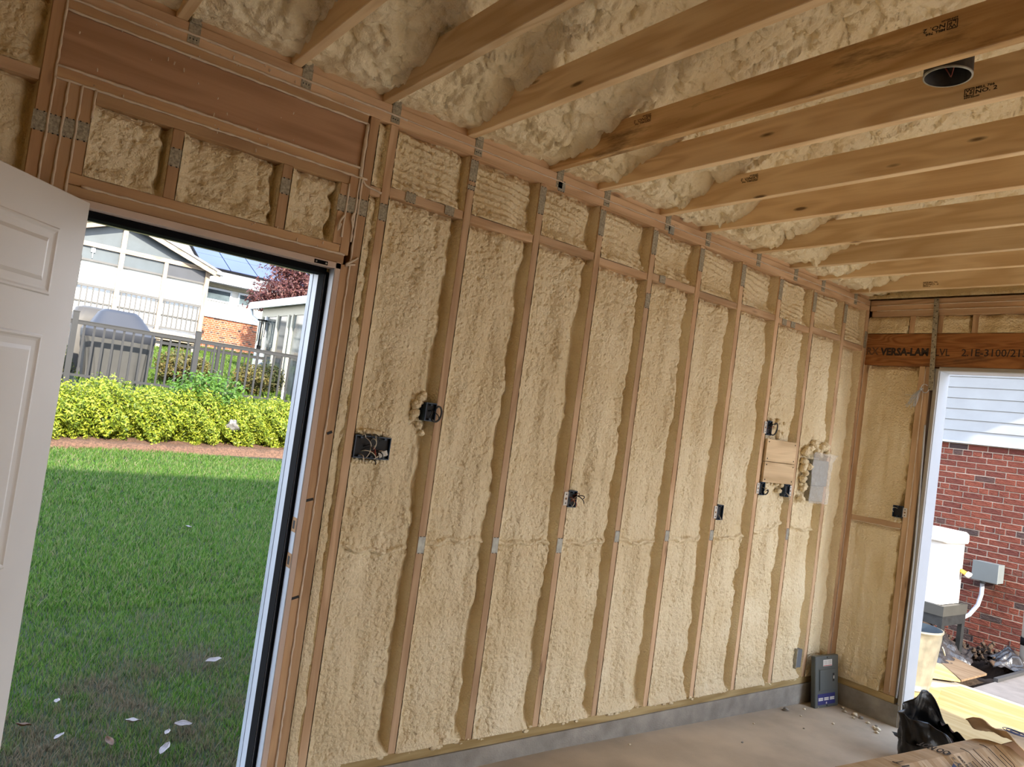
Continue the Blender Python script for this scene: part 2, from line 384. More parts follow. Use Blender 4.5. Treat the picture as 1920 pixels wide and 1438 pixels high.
# sill plates
wbox('sill_plate', -.50, 3.585, 0, .14, -.045, 0.0, SILL)
wbox('sill_plate', -4.0, -1.52, 0, .14, -.045, 0.0, SILL)
wbox('sill_plate', 3.585, 3.725, -.475, 0, -.046, -.002, SILLY, wr_)
# outside sheathing
mb = MB(); mb.box(-4.1, -1.54, .145, .165, -.35, 2.95); mb.box(-.52, 3.75, .145, .165, -.35, 2.95); mb.box(-1.54, -.52, .145, .165, 2.05, 2.95)
o = mb.build('wall_sheathing', plain('sheathing_board', (.45, .34, .2), .8)); P(wb_, o)
mb = MB(); mb.box(3.73, 3.75, -.50, .145, -.35, 2.95); mb.box(3.73, 3.75, -5.0, -.50, 2.25, 3.0); mb.box(3.73, 3.75, -5.1, -4.75, -.35, 3.0)
mb.prism([(.15, 2.9), (-5.2, 2.9), (-5.2, 4.6), (-4.2, 5.2), (.15, 3.05)], 0, 3.735, 3.75)
o = mb.build('wall_sheathing', bpy.data.materials['sheathing_board']); P(wr_, o)

# top plates, king stud, door header group
wbox('top_plate', -4.0, 3.58, 0, .14, 2.658, 2.696, SX)
wbox('top_plate', -4.0, 3.58, 0, .14, 2.697, 2.735, SX)
wbox('rim_board', -4.0, 3.58, .012, .05, 2.736, 2.82, SX)
wbox('header_top_plate', -1.597, -.53, 0, .14, 2.62, 2.657, AMBX)
wbox('door_header', -1.597, -.53, 0.006, .14, 2.436, 2.619, HDR)
wbox('header_bottom_plate', -1.597, -.53, 0, .14, 2.397, 2.435, AMBX)
wbox('header_bottom_plate', -1.478, -.57, 0.004, .14, 2.357, 2.396, AMBX)
wbox('door_head_plate', -1.52, -.572, 0, .14, 2.074, 2.110, AMBX)
wbox('door_head_plate', -1.52, -.548, 0, .14, 2.036, 2.072, AMBX)
wbox('king_stud', -1.637, -1.599, 0, .14, 0, 2.658, AMBZ)
wbox('jack_stud', -1.598, -1.560, 0, .14, 0, 2.396, AMBZ)
wbox('jack_stud', -1.559, -1.521, 0, .14, 0, 2.396, AMBZ)
wbox('cripple_stud', -1.520, -1.482, 0, .14, 2.111, 2.396, AMBZ)
wbox('cripple_stud', -1.236, -1.198, 0, .14, 2.111, 2.356, AMBZ)
wbox('cripple_stud', -.842, -.804, 0, .14, 2.111, 2.356, AMBZ)
wbox('cripple_stud', -.605, -.571, 0, .14, 2.111, 2.356, AMBZ)
wbox('jack_stud', -.571, -.533, 0, .14, 2.074, 2.396, AMBZ)
wbox('jack_stud', -.556, -.521, 0, .14, 0, 2.035, AMBZ)
wbox('king_stud', -.520, -.480, 0, .14, 0, 2.657, AMBZ)
# common studs, 16 inches on centre
SX0 = [-.41] + [k * .4064 for k in range(9)]
for k, xc in enumerate(SX0): wbox('stud', xc - .019, xc + .019, 0, .14, 0, 2.657, SZ)
wbox('corner_stud', 3.545, 3.583, 0, .14, 0, 2.657, SZ)
for xc in (-2.05, -2.46, -2.87, -3.28, -3.69): wbox('stud', xc - .019, xc + .019, 0, .14, 0, 2.657, SZ)
# fire blocking row
zb = [2.365, 2.362, 2.375, 2.362, 2.372, 2.360, 2.366, 2.358, 2.372, 2.352]
xs = [-.39] + [k * .4064 + .019 for k in range(9)]
xe = [-.019] + [(k + 1) * .4064 - .019 for k in range(8)] + [3.545]
xs2 = [-.391] + [k * .4064 + .02 for k in range(9)]
for k in range(10): wbox('blocking', xs2[k], xe[k] - .001, 0.004, .14, zb[k], zb[k] + .038, SX)
wbox('blocking', -2.03, -1.638, .004, .14, 2.372, 2.410, SX)
wbox('blocking', -.479, -.43, .004, .14, 2.345, 2.383, SX)

# end wall framing
wbox('top_plate', 3.585, 3.725, -4.9, 0, 2.696, 2.734, SY, wr_)
wbox('top_plate', 3.587, 3.725, -4.9, 0, 2.657, 2.695, SY, wr_)
wbox('top_plate', 3.585, 3.725, -4.9, -.02, 2.614, 2.656, SY, wr_)
for a, b_ in ((-.335, -.295), (-.52, -.485), (-.74, -.70), (-1.15, -1.11), (-1.56, -1.52), (-1.97, -1.93)):
    wbox('cripple_stud', 3.588, 3.725, a, b_, 2.487, 2.613, SZ, wr_)
lv = wbox('garage_header_beam', 3.583, 3.725, -4.9, -.002, 2.256, 2.486, LVL, wr_)
wbox('corner_stud', 3.586, 3.725, -.04, -.002, 0, 2.255, SZ, wr_)
wbox('jack_stud', 3.585, 3.725, -.436, -.398, 0, 2.255, SZ, wr_)
wbox('jack_stud', 3.587, 3.725, -.476, -.438, 0, 2.255, SZ, wr_)
wbox('blocking', 3.585, 3.725, -.397, -.041, 1.120, 1.158, SY, wr_)
wbox('jack_stud', 3.585, 3.725, -4.86, -4.80, -.2, 2.255, SZ, wr_)
# white garage-door trim and grey edge strip
t1 = empty('trim_1', (3.6, -.5, 0), kind='structure')
def T(o): return P(t1, o)
T(box('jamb_board', 3.602, 3.752, -.530, -.512, -.20, 2.243, TRIMW, c=.002))
T(box('head_board', 3.602, 3.752, -4.75, -.5305, 2.226, 2.243, TRIMW, c=.002))
T(box('edge_strip', 3.584, 3.601, -.526, -.500, -.19, 2.243, GREYV, c=.002))
T(box('head_strip', 3.584, 3.601, -4.75, -.527, 2.229, 2.254, GREYV, c=.002))
mb = MB(); n = 26
for s_ in range(n): pass
# loose house wrap curling out of the gap
wv = [(3.584, -.478 - .012 * math.sin(t * 3.1) - .012 * min(1, t * 2), 1.85 - t * 1.85) for t in np.linspace(0, 1, 26)]
mb.tube([(p[0] - .004, p[1], p[2]) for p in wv], .006, 6, flat=.5); T(mb.build('house_wrap_edge', TRIMW))

# metal strap on the end wall
mb = MB(); mb.bar((3.573, -.466, 2.73), (3.573, -.492, 2.09), .032, .0025, up=(1, 0, 0))
for i in range(16):
    tt = i / 15; mb.tube([(3.5715, -.466 - .026 * tt + (.008 if i % 2 else -.008), 2.72 - .62 * tt), (3.5695, -.466 - .026 * tt + (.008 if i % 2 else -.008), 2.72 - .62 * tt)], .0035, 6, mi=1)
P(wr_, mb.build('metal_strap', [GALV2, DARK]))

# ------------------------------------------------------------------ sprayed foam between the studs
def wall_foam(name, a0, a1, z0, z1, seed, root, put, style='mid', groove=.085, dz=.0047, base=.034, keep=None, dx=.0043):
    """put(a, depth, z) -> xyz.  a runs along the wall, depth is measured behind the stud face"""
    w = a1 - a0
    t = np.linspace(0, 1, max(10, int(w / dx)))
    # more columns close to both studs
    t = t - .035 * np.sin(2 * np.pi * t) * 1.3
    t = (t - t[0]) / (t[-1] - t[0])
    A = a0 + t * w
    Zs = np.linspace(z0, z1, max(8, int((z1 - z0) / dz)))
    A, Zg = np.meshgrid(A, Zs, indexing='ij')
    dl = A - a0; dr = a1 - A; db = Zg - z0; dt = z1 - Zg
    wob = .050 * (fbm(Zg * 7, seed + Zg * 0, seed) - .5) + .018 * (vnoise(Zg * 34, A * 0, seed + 2) - .5)
    g = min(groove, w * .35)
    # smooth trough by the far stud
    k = np.clip((dr - wob * (1 if w > .15 else .3)) / g, 0, 1); sm = k * k * (3 - 2 * k)
    depth = base + (.072 - base) * (1 - sm)
    depth = depth * np.clip(dr / .010, 0, 1) ** .6 + .0035
    kl = np.clip(dl / .03, 0, 1); depth = depth * (0.45 + .55 * kl) * np.clip(dl / .004, .15, 1)
    kb = np.clip(db / .05, 0, 1); kt = np.clip(dt / .03, 0, 1)
    depth = depth * (.2 + .8 * kb) + .02 * (1 - kt) * sm
    und = (fbm(A * 9 + seed, Zg * 2.4, seed + 4) - .5) * .060 * sm * kl
    depth = depth - und
    amp = np.clip(sm * 1.2, .12, 1)
    wx = A + .012 * (fbm(A * 22, Zg * 22, seed + 8) - .5); wz = Zg + .02 * (fbm(A * 20, Zg * 20, seed + 9) - .5)
    if style == 'mid':
        reg = np.clip((fbm(A * 5, Zg * 2.2, seed + 11) - .35) * 2.6 + .12 * (seed - 30) / 40, 0, 1)
        low = np.clip(1 - db / .55, 0, 1) ** 1.5; hi = np.clip(1 - dt / .45, 0, 1)
        small = bumps(wx / .0185, wz / .022, seed) * .0115 + bumps(wx / .011, wz / .012, seed + 1) * .0045
        big = bumps(wx / .034, wz / .032, seed + 2) * .018
        rough = bumps(wx / .022, wz / .024, seed + 3) * .013
        dd = small * (1 - .45 * reg) + rough * (.6 * reg + .5 * hi + .4 * low) + big * (.55 * low * low + .25 * hi)
    elif style == 'top':
        ang = Zg * 210 + 9 * fbm(A * 4, Zg * 7, seed) + 2.2 * A / w * 3
        fold = (.5 + .5 * np.sin(ang)) ** 1.5
        msk = np.clip((fbm(A * 3.5, Zg * 9, seed + 5) - .42) * 5, 0, 1)
        cur = bumps(wx / .013, wz / .045, seed + 3) * .011 * np.clip(1.4 - dt / .09, 0, 1)
        lump = bumps(wx / .03, wz / .03, seed + 6) * .014 * np.clip(1.3 - db / .07, 0, 1)
        dd = fold * .014 * msk + bumps(wx / .018, wz / .015, seed) * .010 + cur + lump
        depth = depth + .006
    elif style == 'lump':
        dd = bumps(wx / .04, wz / .038, seed) * .017 + bumps(wx / .018, wz / .018, seed + 1) * .007 + bumps(wx / .009, wz / .009, seed + 2) * .002
        dd = dd * (.5 + .9 * fbm(A * 5, Zg * 5, seed + 3))
    elif style == 'smooth':
        dd = bumps(wx / .045, wz / .05, seed) * .005 + bumps(wx / .012, wz / .014, seed + 1) * .0035 * np.clip(1.2 - Zg / 2.0, .3, 1)
        dd = dd + bumps(wx / .03, wz / .03, seed + 2) * .009 * np.clip(1 - db / .45, 0, 1)
    depth = depth - dd * amp
    if keep is not None: depth = keep(A, Zg, depth)
    edge = np.minimum(dl, dr) < .004
    depth = np.where(edge, np.clip(depth, -.0035, .012) + .004 * (vnoise(Zg * 90, A * 40, seed + 13) - .4), depth)
    depth = np.maximum(depth, -.007)
    Xp, Yp, Zp = put(A, depth, Zg)
    o = grid_obj(name, Xp, Yp, Zp, FOAM)
    return P(root, o)

def cable_ridge(z_a, z_b, sag, seed, r=.013):
    def kf(A, Zg, depth):
        t = (A - A.min()) / (A.max() - A.min())
        zc = z_a + (z_b - z_a) * t - sag * np.sin(np.pi * t) + .006 * np.sin(t * 17 + seed)
        d = np.abs(Zg - zc); rr = r * (1 + .35 * vnoise(A * 60, A * 0, seed))
        bump = np.sqrt(np.clip(1 - (d / rr) ** 2, 0, 1)) * .017
        crease = .010 * np.exp(-((Zg - zc + r * 1.25) / .005) ** 2)
        e = np.clip(np.minimum(t, 1 - t) / .1, 0, 1)
        return depth - bump * e + crease * e
    return kf
putB = lambda a, d, z: (a, d, z)
putR = lambda a, d, z: (3.585 + d, -a, z)
GX = [-.39] + [k * .4064 + .019 for k in range(9)]
GE = [-.019] + [(k + 1) * .4064 - .019 for k in range(8)] + [3.545]
rid = [(.905, .895, .028), (.905, .925, -.01), (.915, .925, .0), (.925, .945, .02), (.95, .955, .03), (.955, .96, .015), (.96, .97, .01), (1.0, 1.08, .03), (1.06, 1.03, .02)]
for k in range(10):
    kf = None if k == 9 else cable_ridge(*rid[k][:3], seed=k, r=.012 if k % 2 else .010)
    wall_foam('spray_foam', GX[k], GE[k], 0.0, zb[k] + .004, 10 + k * 7, wb_, putB, 'mid' if k < 9 else 'smooth', keep=kf,
              groove=.064 if k < 7 else .055)
    wall_foam('spray_foam', GX[k], GE[k], zb[k] + .036, 2.658, 11 + k * 7, wb_, putB, 'top', groove=.06)
wall_foam('spray_foam', -.4795, -.4295, 0, 2.345, 83, wb_, putB, 'lump', groove=.012, base=.012)
wall_foam('spray_foam', -.4795, -.4295, 2.383, 2.657, 84, wb_, putB, 'lump', groove=.012, base=.02)
for (a, b_) in ((-1.482, -1.237), (-1.197, -.843), (-.803, -.606)):
    wall_foam('spray_foam', a, b_, 2.109, 2.358, int(-a * 50), wb_, putB, 'lump', groove=.03, base=.028)
for (a, b_) in ((-2.031, -1.638), (-2.441, -2.069), (-2.851, -2.479), (-3.261, -2.889), (-3.671, -3.299), (-4.0, -3.709)):
    z_ = 2.372 if a > -2.1 else 2.657
    wall_foam('spray_foam', a, b_, 0, z_, int(-a * 31), wb_, putB, 'lump', groove=.04, dz=.012, dx=.01)
wall_foam('spray_foam', -2.031, -1.638, 2.409, 2.658, 77, wb_, putB, 'lump', groove=.04)
wall_foam('spray_foam', .041, .397, 1.157, 2.255, 201, wr_, putR, 'smooth', groove=.02, base=.02)
wall_foam('spray_foam', .041, .397, 0, 1.121, 202, wr_, putR, 'smooth', groove=.02, base=.02)
for i, (a, b_) in enumerate(((.002, .294), (.336, .484), (.521, .699), (.741, 1.109), (1.151, 1.519), (1.561, 1.929), (1.971, 2.7))):
    wall_foam('spray_foam', a, b_, 2.488, 2.612, 210 + i, wr_, putR, 'smooth', groove=.01, base=.012)

wall_foam('spray_foam', .0, 2.4, 2.736, 3.66, 240, wr_, lambda a, d, z: (3.60 + d - .05 * np.exp(-((z - 2.74) / .06) ** 2), -a, z), 'lump', groove=.02, base=.03, dz=.009, dx=.010)
wall_foam('spray_foam', 2.4, 4.98, 2.736, 4.7, 241, wr_, putR, 'lump', groove=.02, base=.03, dz=.02, dx=.02)
# pale overspray along the sill top
mb = MB(); R = random.Random(4)
for k in range(150):
    x = R.uniform(-.38, 3.2); mb.blob((x, .003 + R.uniform(-.006, .01), R.uniform(-.012, .004)), R.uniform(.004, .011), k, n=4, sc=(1.8, .8, .8))
P(wb_, tag(mb.build('foam_crumbs', FOAM), kind='stuff'))

# ------------------------------------------------------------------ roof foam and joists
JX = [-1.66, -1.245, -.83, -.44, -.016, .472, .80, 1.278, 1.635, 2.141, 2.56, 2.90, 3.34]   # right faces
SL = .345
def roof_z(Xg, Yg, fine=True):
    ya = np.abs(Yg + 0.02)
    yy = np.where(ya > 4.2, 8.4 - ya, ya)
    base = 2.818 + SL * yy
    # coves: foam hangs lower against the joists near the wall
    wx = Xg + .035 * (fbm(Xg * 5, Yg * 5, 31) - .5) * 2; wy = Yg + .035 * (fbm(Xg * 5, Yg * 5, 37) - .5) * 2
    h = bumps(wx / .125, wy / .115, 41) * .058
    h = h + bumps(wx / .060, wy / .056, 43) * .036
    if fine:
        near = np.clip(1 - ya / 1.3, .35, 1)
        h = h + bumps(wx / .030, wy / .028, 47) * .017 * (1.3 - near * .5) + bumps(wx / .016, wy / .016, 49) * .004
    nearw = np.clip(1 - ya / .5, 0, 1)
    z = base - h - .03 * nearw * fbm(Xg * 4, Yg * 4, 51) + .05 * (fbm(Xg * 2.2, Yg * 1.6, 53) - .5)
    # droop beside joists
    dj = np.min(np.stack([np.abs(Xg - (j - .019)) for j in JX]), 0)
    z = z - .030 * np.exp(-(dj / .055) ** 2) * np.clip(1 - ya / .9, 0, 1)
    return np.maximum(z, np.where(ya < .10, 2.752 + .02 * vnoise(Xg * 30, Yg * 30, 3), 2.715))
edges = [-2.05] + [j - .019 for j in JX] + [3.59]
for i in range(len(edges) - 1):
    a, b_ = edges[i], edges[i + 1]
    X, Y = np.meshgrid(np.linspace(a, b_, max(8, int((b_ - a) / .0078))), np.linspace(.05, -2.45, 310), indexing='ij')
    P(ce_, grid_obj('roof_foam', X, Y, roof_z(X, Y), FOAMC, flip=True))
X, Y = np.meshgrid(np.linspace(-4.0, -2.05, 80), np.linspace(.05, -5.0, 200), indexing='ij')
P(ce_, grid_obj('roof_foam', X, Y, roof_z(X, Y, False), FOAMC, flip=True))
X, Y = np.meshgrid(np.linspace(-2.05, 3.59, 230), np.linspace(-2.45, -5.0, 105), indexing='ij')
P(ce_, grid_obj('roof_foam', X, Y, roof_z(X, Y, False), FOAMC, flip=True))
for k, j in enumerate(JX):
    P(ce_, box('joist', j - .038, j, -4.99, .10, 2.7355, 2.875, JOD if k in (5,) else JO, c=.0025))
for j in (-3.7, -3.29, -2.88, -2.47, -2.06): P(ce_, box('joist', j - .038, j, -4.99, .10, 2.7355, 2.875, JO, c=.0025))
# roof above the foam, eave toward the lawn
mb = MB(); mb.prism([(.42, 2.93), (.42, 3.02), (-4.2, 5.28), (-5.4, 4.75), (-5.4, 4.65), (-4.2, 5.18)], 0, -4.3, 4.05)
P(ce_, mb.build('roof_deck', plain('roof_shingles', (.12, .11, .10), .9, var=.3, scale=30)))
# hidden walls of the garage, lined with the same foam
LIN = plain('foam_lining', (.74, .58, .34), .8, var=.08, scale=5, bump=.6, bscale=20)
mb = MB(); mb.box(-4.12, -4.0, -5.0, .14, -.3, 4.8)
o = mb.build('wall_left', LIN); tag(o, kind='structure')
mb = MB(); mb.box(-4.1, -3.85, -5.12, -5.0, -.3, 4.8); mb.box(-3.85, .5, -5.12, -5.0, -.3, 4.8); mb.box(.5, 3.4, -5.12, -5.0, 1.45, 4.8); mb.box(3.4, 3.75, -5.12, -5.0, -.3, 4.8)  # low opening is added, unseen, so sun bounces up off the floor
o = mb.build('wall_front', LIN); tag(o, kind='structure')

# grade stamps on the joists
def stamp(k, y, z, flip=False, faint=False):
    jx = JX[k] - .038; mk = INKF if faint else INK; sg = -1 if flip else 1; q = .50
    xd = (0, -sg, 0); yd = (0, 0, sg)
    def at(u, v, d=0.0): return (jx - d, y - u * q * sg, z + v * q * sg)
    mb = MB()
    def seg(a, b2):
        mb.bar(at(*a, d=.0006), at(*b2, d=.0006), .0022, .0008, up=(1, 0, 0))
    for a, b2 in (((0, 0), (.055, 0)), ((.055, 0), (.055, .05)), ((.055, .05), (0, .05)), ((0, .05), (0, 0)), ((.008, .045), (.018, .028)), ((.018, .028), (.027, .045)), ((.027, .045), (.037, .028)), ((.037, .028), (.047, .045)), ((.01, .022), (.01, .006)), ((.01, .006), (.025, .006)), ((.033, .006), (.033, .022)), ((.033, .022), (.048, .022)), ((.033, .014), (.048, .014))): seg(a, b2)
    root = P(ce_, mb.build('grade_stamp', mk))
    for s_, sz, u, v in (('MILL 766', .019, .064, .036), ('NO. 2', .032, .064, .004), ('S-P-F KD-HT', .011, .0, -.016)):
        o = text_obj('lettering', s_, sz * q * 1.15, at(u, v), xd, yd, mk, None, off=.0009, bold=.0004, sx=1.35)
        o.parent = root
stamp(5, -1.818, 2.846, flip=True); stamp(6, -1.717, 2.762); stamp(7, -.600, 2.850, flip=True)
stamp(5, -.628, 2.852, flip=True, faint=True); stamp(12, -.49, 2.757, faint=True); stamp(7, -1.76, 2.79, faint=True)

# stencilled lettering on the garage header beam
def lvl(s_, sz, y, z, bold, sx, mk=INK):
    o = text_obj('beam_lettering', s_, sz, (3.583, y, z), (0, -1, 0), (0, 0, 1), mk, None, off=.0008, bold=bold, sx=sx)
    o.parent = lv
lvl('RX', .075, -.010, 2.332, .002, .9, INKF)
lvl('VERSA-LAM', .072, -.118, 2.331, .0035, .90)
lvl('LVL', .072, -.487, 2.331, .0004, .86)
lvl('2.1E-3100/2150', .068, -.655, 2.332, .0006, .98)

# ------------------------------------------------------------------ galvanised plates and ties
def plate(x0, x1, z0, z1, root=wb_, y=-.0022, tilt=0.0, mat=GALV2):
    m = Matrix.Translation((x0, 0, z0)) @ Matrix.Rotation(tilt, 4, 'Y') @ Matrix.Translation((-x0, 0, -z0))
    mb = MB().box(x0, x1, y, -.0002, z0, z1, mat=m)
    n = max(2, int((x1 - x0) / .013))
    for i in range(n):
        for zz in (z0 - .0015, z1 - .002):
            xx = x0 + (i + .5) * (x1 - x0) / n
            mb.box(xx - .0025, xx + .0025, y - .0006, -.0002, zz, zz + .0035, mi=1, mat=m)
    return P(root, mb.build('nail_plate', [mat, DARK]))
for k in range(9):
    xc = k * .4064
    if k == 0:
        plate(xc - .02, xc + .02, 2.545, 2.640); plate(xc - .021, xc + .019, 2.505, 2.525)
    else: plate(xc - .019, xc + .019, 2.508, 2.640)
    if k in (0, 1, 2): plate(xc - .016, xc + .02, .872, .945, mat=GALV)
    elif k < 6: plate(xc - .014, xc + .018, .905 + .008 * k, .965 + .008 * k, mat=GALV)
    if k == 7: plate(xc - .012, xc + .016, .955, 1.03, mat=GALV)
plate(3.546, 3.578, 2.38, 2.50)
plate(.4064 * 3 - .016, .4064 * 3 + .019, 2.21, 2.29)
plate(-1.640, -1.601, 2.214, 2.277); plate(-1.601, -1.559, 2.216, 2.276); plate(-1.558, -1.521, 2.217, 2.279); plate(-1.520, -1.483, 2.220, 2.281)
plate(-1.236, -1.199, 2.224, 2.288); plate(-.842, -.806, 2.243, 2.303)
plate(-.610, -.573, 2.243, 2.307); plate(-.572, -.533, 2.246, 2.308); plate(-.531, -.482, 2.248, 2.312); plate(-.428, -.392, 2.253, 2.322)
for x0, k in ((-.315, 0), (-.118, 0), (1.295, 4), (2.50, 7), (2.60, 7)): plate(x0, x0 + .048, zb[k] - .002, zb[k] + .040, y=.0018)
for x0, z0 in ((.492, 2.652), (1.315, 2.652)): plate(x0, x0 + .045, z0, z0 + .05, mat=GALV)
# hurricane ties at the joist ends
for k, j in enumerate(JX):
    x = j + .006
    mb = MB(); mb.box(x, x + .040, -.0022, -.0002, 2.665, 2.745)
    mb.box(x, x + .0018, -.002, .05, 2.70, 2.86); mb.box(x + .004, x + .036, -.006, -.0022, 2.735, 2.765)
    for i in range(3): mb.box(x + .006 + i * .011, x + .010 + i * .011, -.0034, -.002, 2.678, 2.682, mi=1)
    mb.blob((x + .015, -.004, 2.765), .014, k, n=6, mi=2)
    P(wb_, mb.build('hurricane_tie', [GALV2, DARK, FOAM]))

# ------------------------------------------------------------------ sealant beads along the framing joints
def bead(name, pts, r=.0042, n=60, seed=0, root=wb_):
    pts = [np.array(p, float) for p in pts]; out = []; rr = []
    L = [0]
    for a, b_ in zip(pts[:-1], pts[1:]): L.append(L[-1] + np.linalg.norm(b_ - a))
    m = max(6, int(L[-1] / .022)); R = random.Random(seed)
    for i in range(m + 1):
        t = L[-1] * i / m; k = max(j for j in range(len(L) - 1) if L[j] <= t + 1e-9)
        p = pts[k] + (pts[k + 1] - pts[k]) * ((t - L[k]) / (L[k + 1] - L[k]))
        out.append((p[0] + R.uniform(-.0012, .0012), p[1] - .001, p[2] + R.uniform(-.0012, .0012))); rr.append(r * R.uniform(.75, 1.25))
    mb = MB().tube(out, rr, 6)
    return P(root, mb.build(name, BEAD))
for i, (x0, x1, z) in enumerate(((-1.6, -.36, 2.6965), (-1.6, -.53, 2.6575), (-1.6, -.53, 2.6195), (-1.6, -.535, 2.4355), (-1.6, -.50, 2.3965), (-1.48, -.55, 2.073), (-3.5, -1.64, 2.6965), (-.36, 3.5, 2.6975))):
    bead('sealant_bead', [(x0, -.001, z), (x1, -.001, z)], .0045 if x0 < -1 else .003, seed=i)
for i, (x, z0, z1) in enumerate(((-1.5985, .0, 2.66), (-1.5595, 0, 2.396), (-1.5205, 0, 2.396), (-1.4815, 2.30, 2.396), (-.532, 2.13, 2.40), (-.572, 2.14, 2.36), (-.5205, .0, 2.40), (-.5305, 2.40, 2.62))):
    bead('sealant_bead', [(x, -.001, z0), (x, -.001, z1)], .0042 if i != 7 else .007, seed=20 + i)
bead('sealant_bead', [(-.53, -.001, 2.40), (-.50, -.002, 2.372), (-.43, -.002, 2.362)], .004, seed=40)
for i, pts in enumerate(([(-.571, -.001, 2.235), (-.592, -.012, 2.20), (-.600, -.02, 2.155), (-.588, -.012, 2.19)], [(-.49, -.003, 2.075), (-.53, -.012, 2.045), (-.548, -.004, 2.030), (-.50, -.008, 2.045)], [(-.535, -.003, 2.25), (-.545, -.006, 2.225), (-.531, -.004, 2.19)])):
    bead('sealant_string', pts, .0042, seed=50 + i)
for i, (y0, z0, y1, z1) in enumerate(((-.05, 2.6565, -1.6, 2.6565), (-.05, 2.6955, -1.6, 2.6955), (-.05, 1.119, -.39, 1.119))):
    bead('sealant_bead', [(3.5845, y0, z0), (3.5845, y1, z1)], .0035, seed=60 + i, root=wr_)
bead('sealant_bead', [(3.5845, -.4375, .02), (3.5845, -.4375, 2.24)], .0035, seed=70, root=wr_)
bead('sealant_bead', [(3.5845, -.002, .02), (3.5845, -.002, 2.6)], .003, seed=71, root=wr_)
# stray foam specks on the header lumber
mb = MB(); R = random.Random(9)
for k in range(90):
    x = R.uniform(-1.58, -.54); z = R.uniform(2.04, 2.70)
    if 2.11 < z < 2.36: continue
    mb.bar((x, -.002, z), (x + R.uniform(-.002, .002), -.003, z + R.uniform(.002, .014)), .0032, .003)
P(wb_, tag(mb.build('foam_specks', BEAD), kind='stuff'))
# dark insulated nail notches on the door studs
for x, z, w_ in ((-.545, 1.084, .035), (-.545, .697, .035), (-.50, 1.357, .02)):
    P(wb_, MB().bar((x - w_ / 2, -.0012, z - .004), (x + w_ / 2, -.0012, z + .006), .010, .002, up=(0, 1, 0)).build('dark_notch', DARK))

# ------------------------------------------------------------------ left door: frame and open leaf
t2 = empty('trim_2', (-1.05, 0, 0), kind='structure')
def T2(o): return P(t2, o)
for nm, x0, x1 in (('side_jamb', -.583, -.560), ('side_jamb', -1.517, -1.494)):
    T2(box(nm, x0, x1, -.012, .19, -.08, 2.036, JAMBP, c=.0015))
T2(box('head_jamb', -1.517, -.560, -.012, .19, 2.010, 2.034, JAMBP, c=.0015))
T2(box('side_stop', -.598, -.5835, .045, .19, -.08, 2.0, JAMBB, c=.001)); T2(box('side_stop', -1.4935, -1.479, .045, .19, -.08, 2.0, JAMBB, c=.001))
T2(box('jamb_liner', -.5855, -.5832, -.010, .044, -.08, 2.009, JAMBB)); T2(box('head_stop', -1.493, -.584, .045, .19, 1.997, 2.0095, plain('yellow_lit_head_stop', (.62, .60, .38), .5)))  # head stop coloured yellow-green for the light that falls on it
T2(box('weatherstrip', -.6005, -.5985, .046, .108, -.08, 1.995, BLACK)); T2(box('weatherstrip', -.598, -.584, .034, .045, -.08, 1.995, BLACK, c=.002))
T2(box('head_weatherstrip', -1.49, -.599, .046, .125, 1.990, 1.9965, BLACK)); T2(box('head_weatherstrip', -1.49, -.599, .030, .045, 1.985, 2.009, BLACK, c=.002))
T2(box('brick_mould', -.600, -.545, .165, .20, -.1, 2.05, plain('outer_casing_sky_tint', (0.330, 0.372, 0.432), .5)))  # casing colour carries the blue sky light and shade falling on it
T2(box('brick_mould', -1.535, -1.479, .165, .20, -.1, 2.05, bpy.data.materials['outer_casing_sky_tint']))
T2(box('door_sill', -1.49, -.60, -.01, .20, -.11, -.08, GREYV))
STK = plain('aged_brass', (.30, .17, .08), .5, metal=.3)
for z in (.985, .845):
    T2(MB().box(-.5875, -.5855, -.011, .030, z - .028, z + .028).box(-.5882, -.5872, .0, .018, z - .016, z + .016, mi=1).build('strike_plate', [STK, DARK]))
T2(MB().box(-.672, -.617, -.0135, -.012, 2.013, 2.028).tube([(-.665, -.0135, 2.02), (-.665, -.0145, 2.02)], .004, 8, mi=1).tube([(-.624, -.0135, 2.02), (-.624, -.0145, 2.02)], .004, 8, mi=1).build('magnet_plate', [BLACK, GALV]))

# leaf, swung open toward the camera; local x runs from the hinge edge to the latch edge, local -y is the room face
dr = empty('door_1', (-1.466, -.016, 0), kind='structure'); dr.rotation_euler = (0, 0, math.atan2(-.77, -.64))
dw, dh0, dh1 = .905, -.06, 2.022
LF = MB(); LF.box(0.0, dw, -.022, .022, dh0, dh1, c=.002); lf = LF.build('door_leaf', WHITE, dr)
def door_panel(x0, x1, z0, z1):
    for side in (-1, 1):
        def ring(i0, y_0, i1, y_1, mbx):
            a = [(x0 + i0, z0 + i0), (x1 - i0, z0 + i0), (x1 - i0, z1 - i0), (x0 + i0, z1 - i0)]
            b2 = [(x0 + i1, z0 + i1), (x1 - i1, z0 + i1), (x1 - i1, z1 - i1), (x0 + i1, z1 - i1)]
            v = [(p[0], side * y_0, p[1]) for p in a] + [(p[0], side * y_1, p[1]) for p in b2]
            mbx.add(v, [(i, (i + 1) % 4, (i + 1) % 4 + 4, i + 4) for i in range(4)])
        mb = MB()
        prof = [(0, .0222), (.004, .0262), (.010, .0265), (.016, .0235), (.022, .0226), (.040, .0226), (.052, .0275)]
        for p, q in zip(prof[:-1], prof[1:]): ring(p[0], p[1], q[0], q[1], mb)
        i = .052; mb.add([(x0 + i, side * .0275, z0 + i), (x1 - i, side * .0275, z0 + i), (x1 - i, side * .0275, z1 - i), (x0 + i, side * .0275, z1 - i)], [(0, 1, 2, 3)])
        mb.build('raised_panel', WHITE, dr)
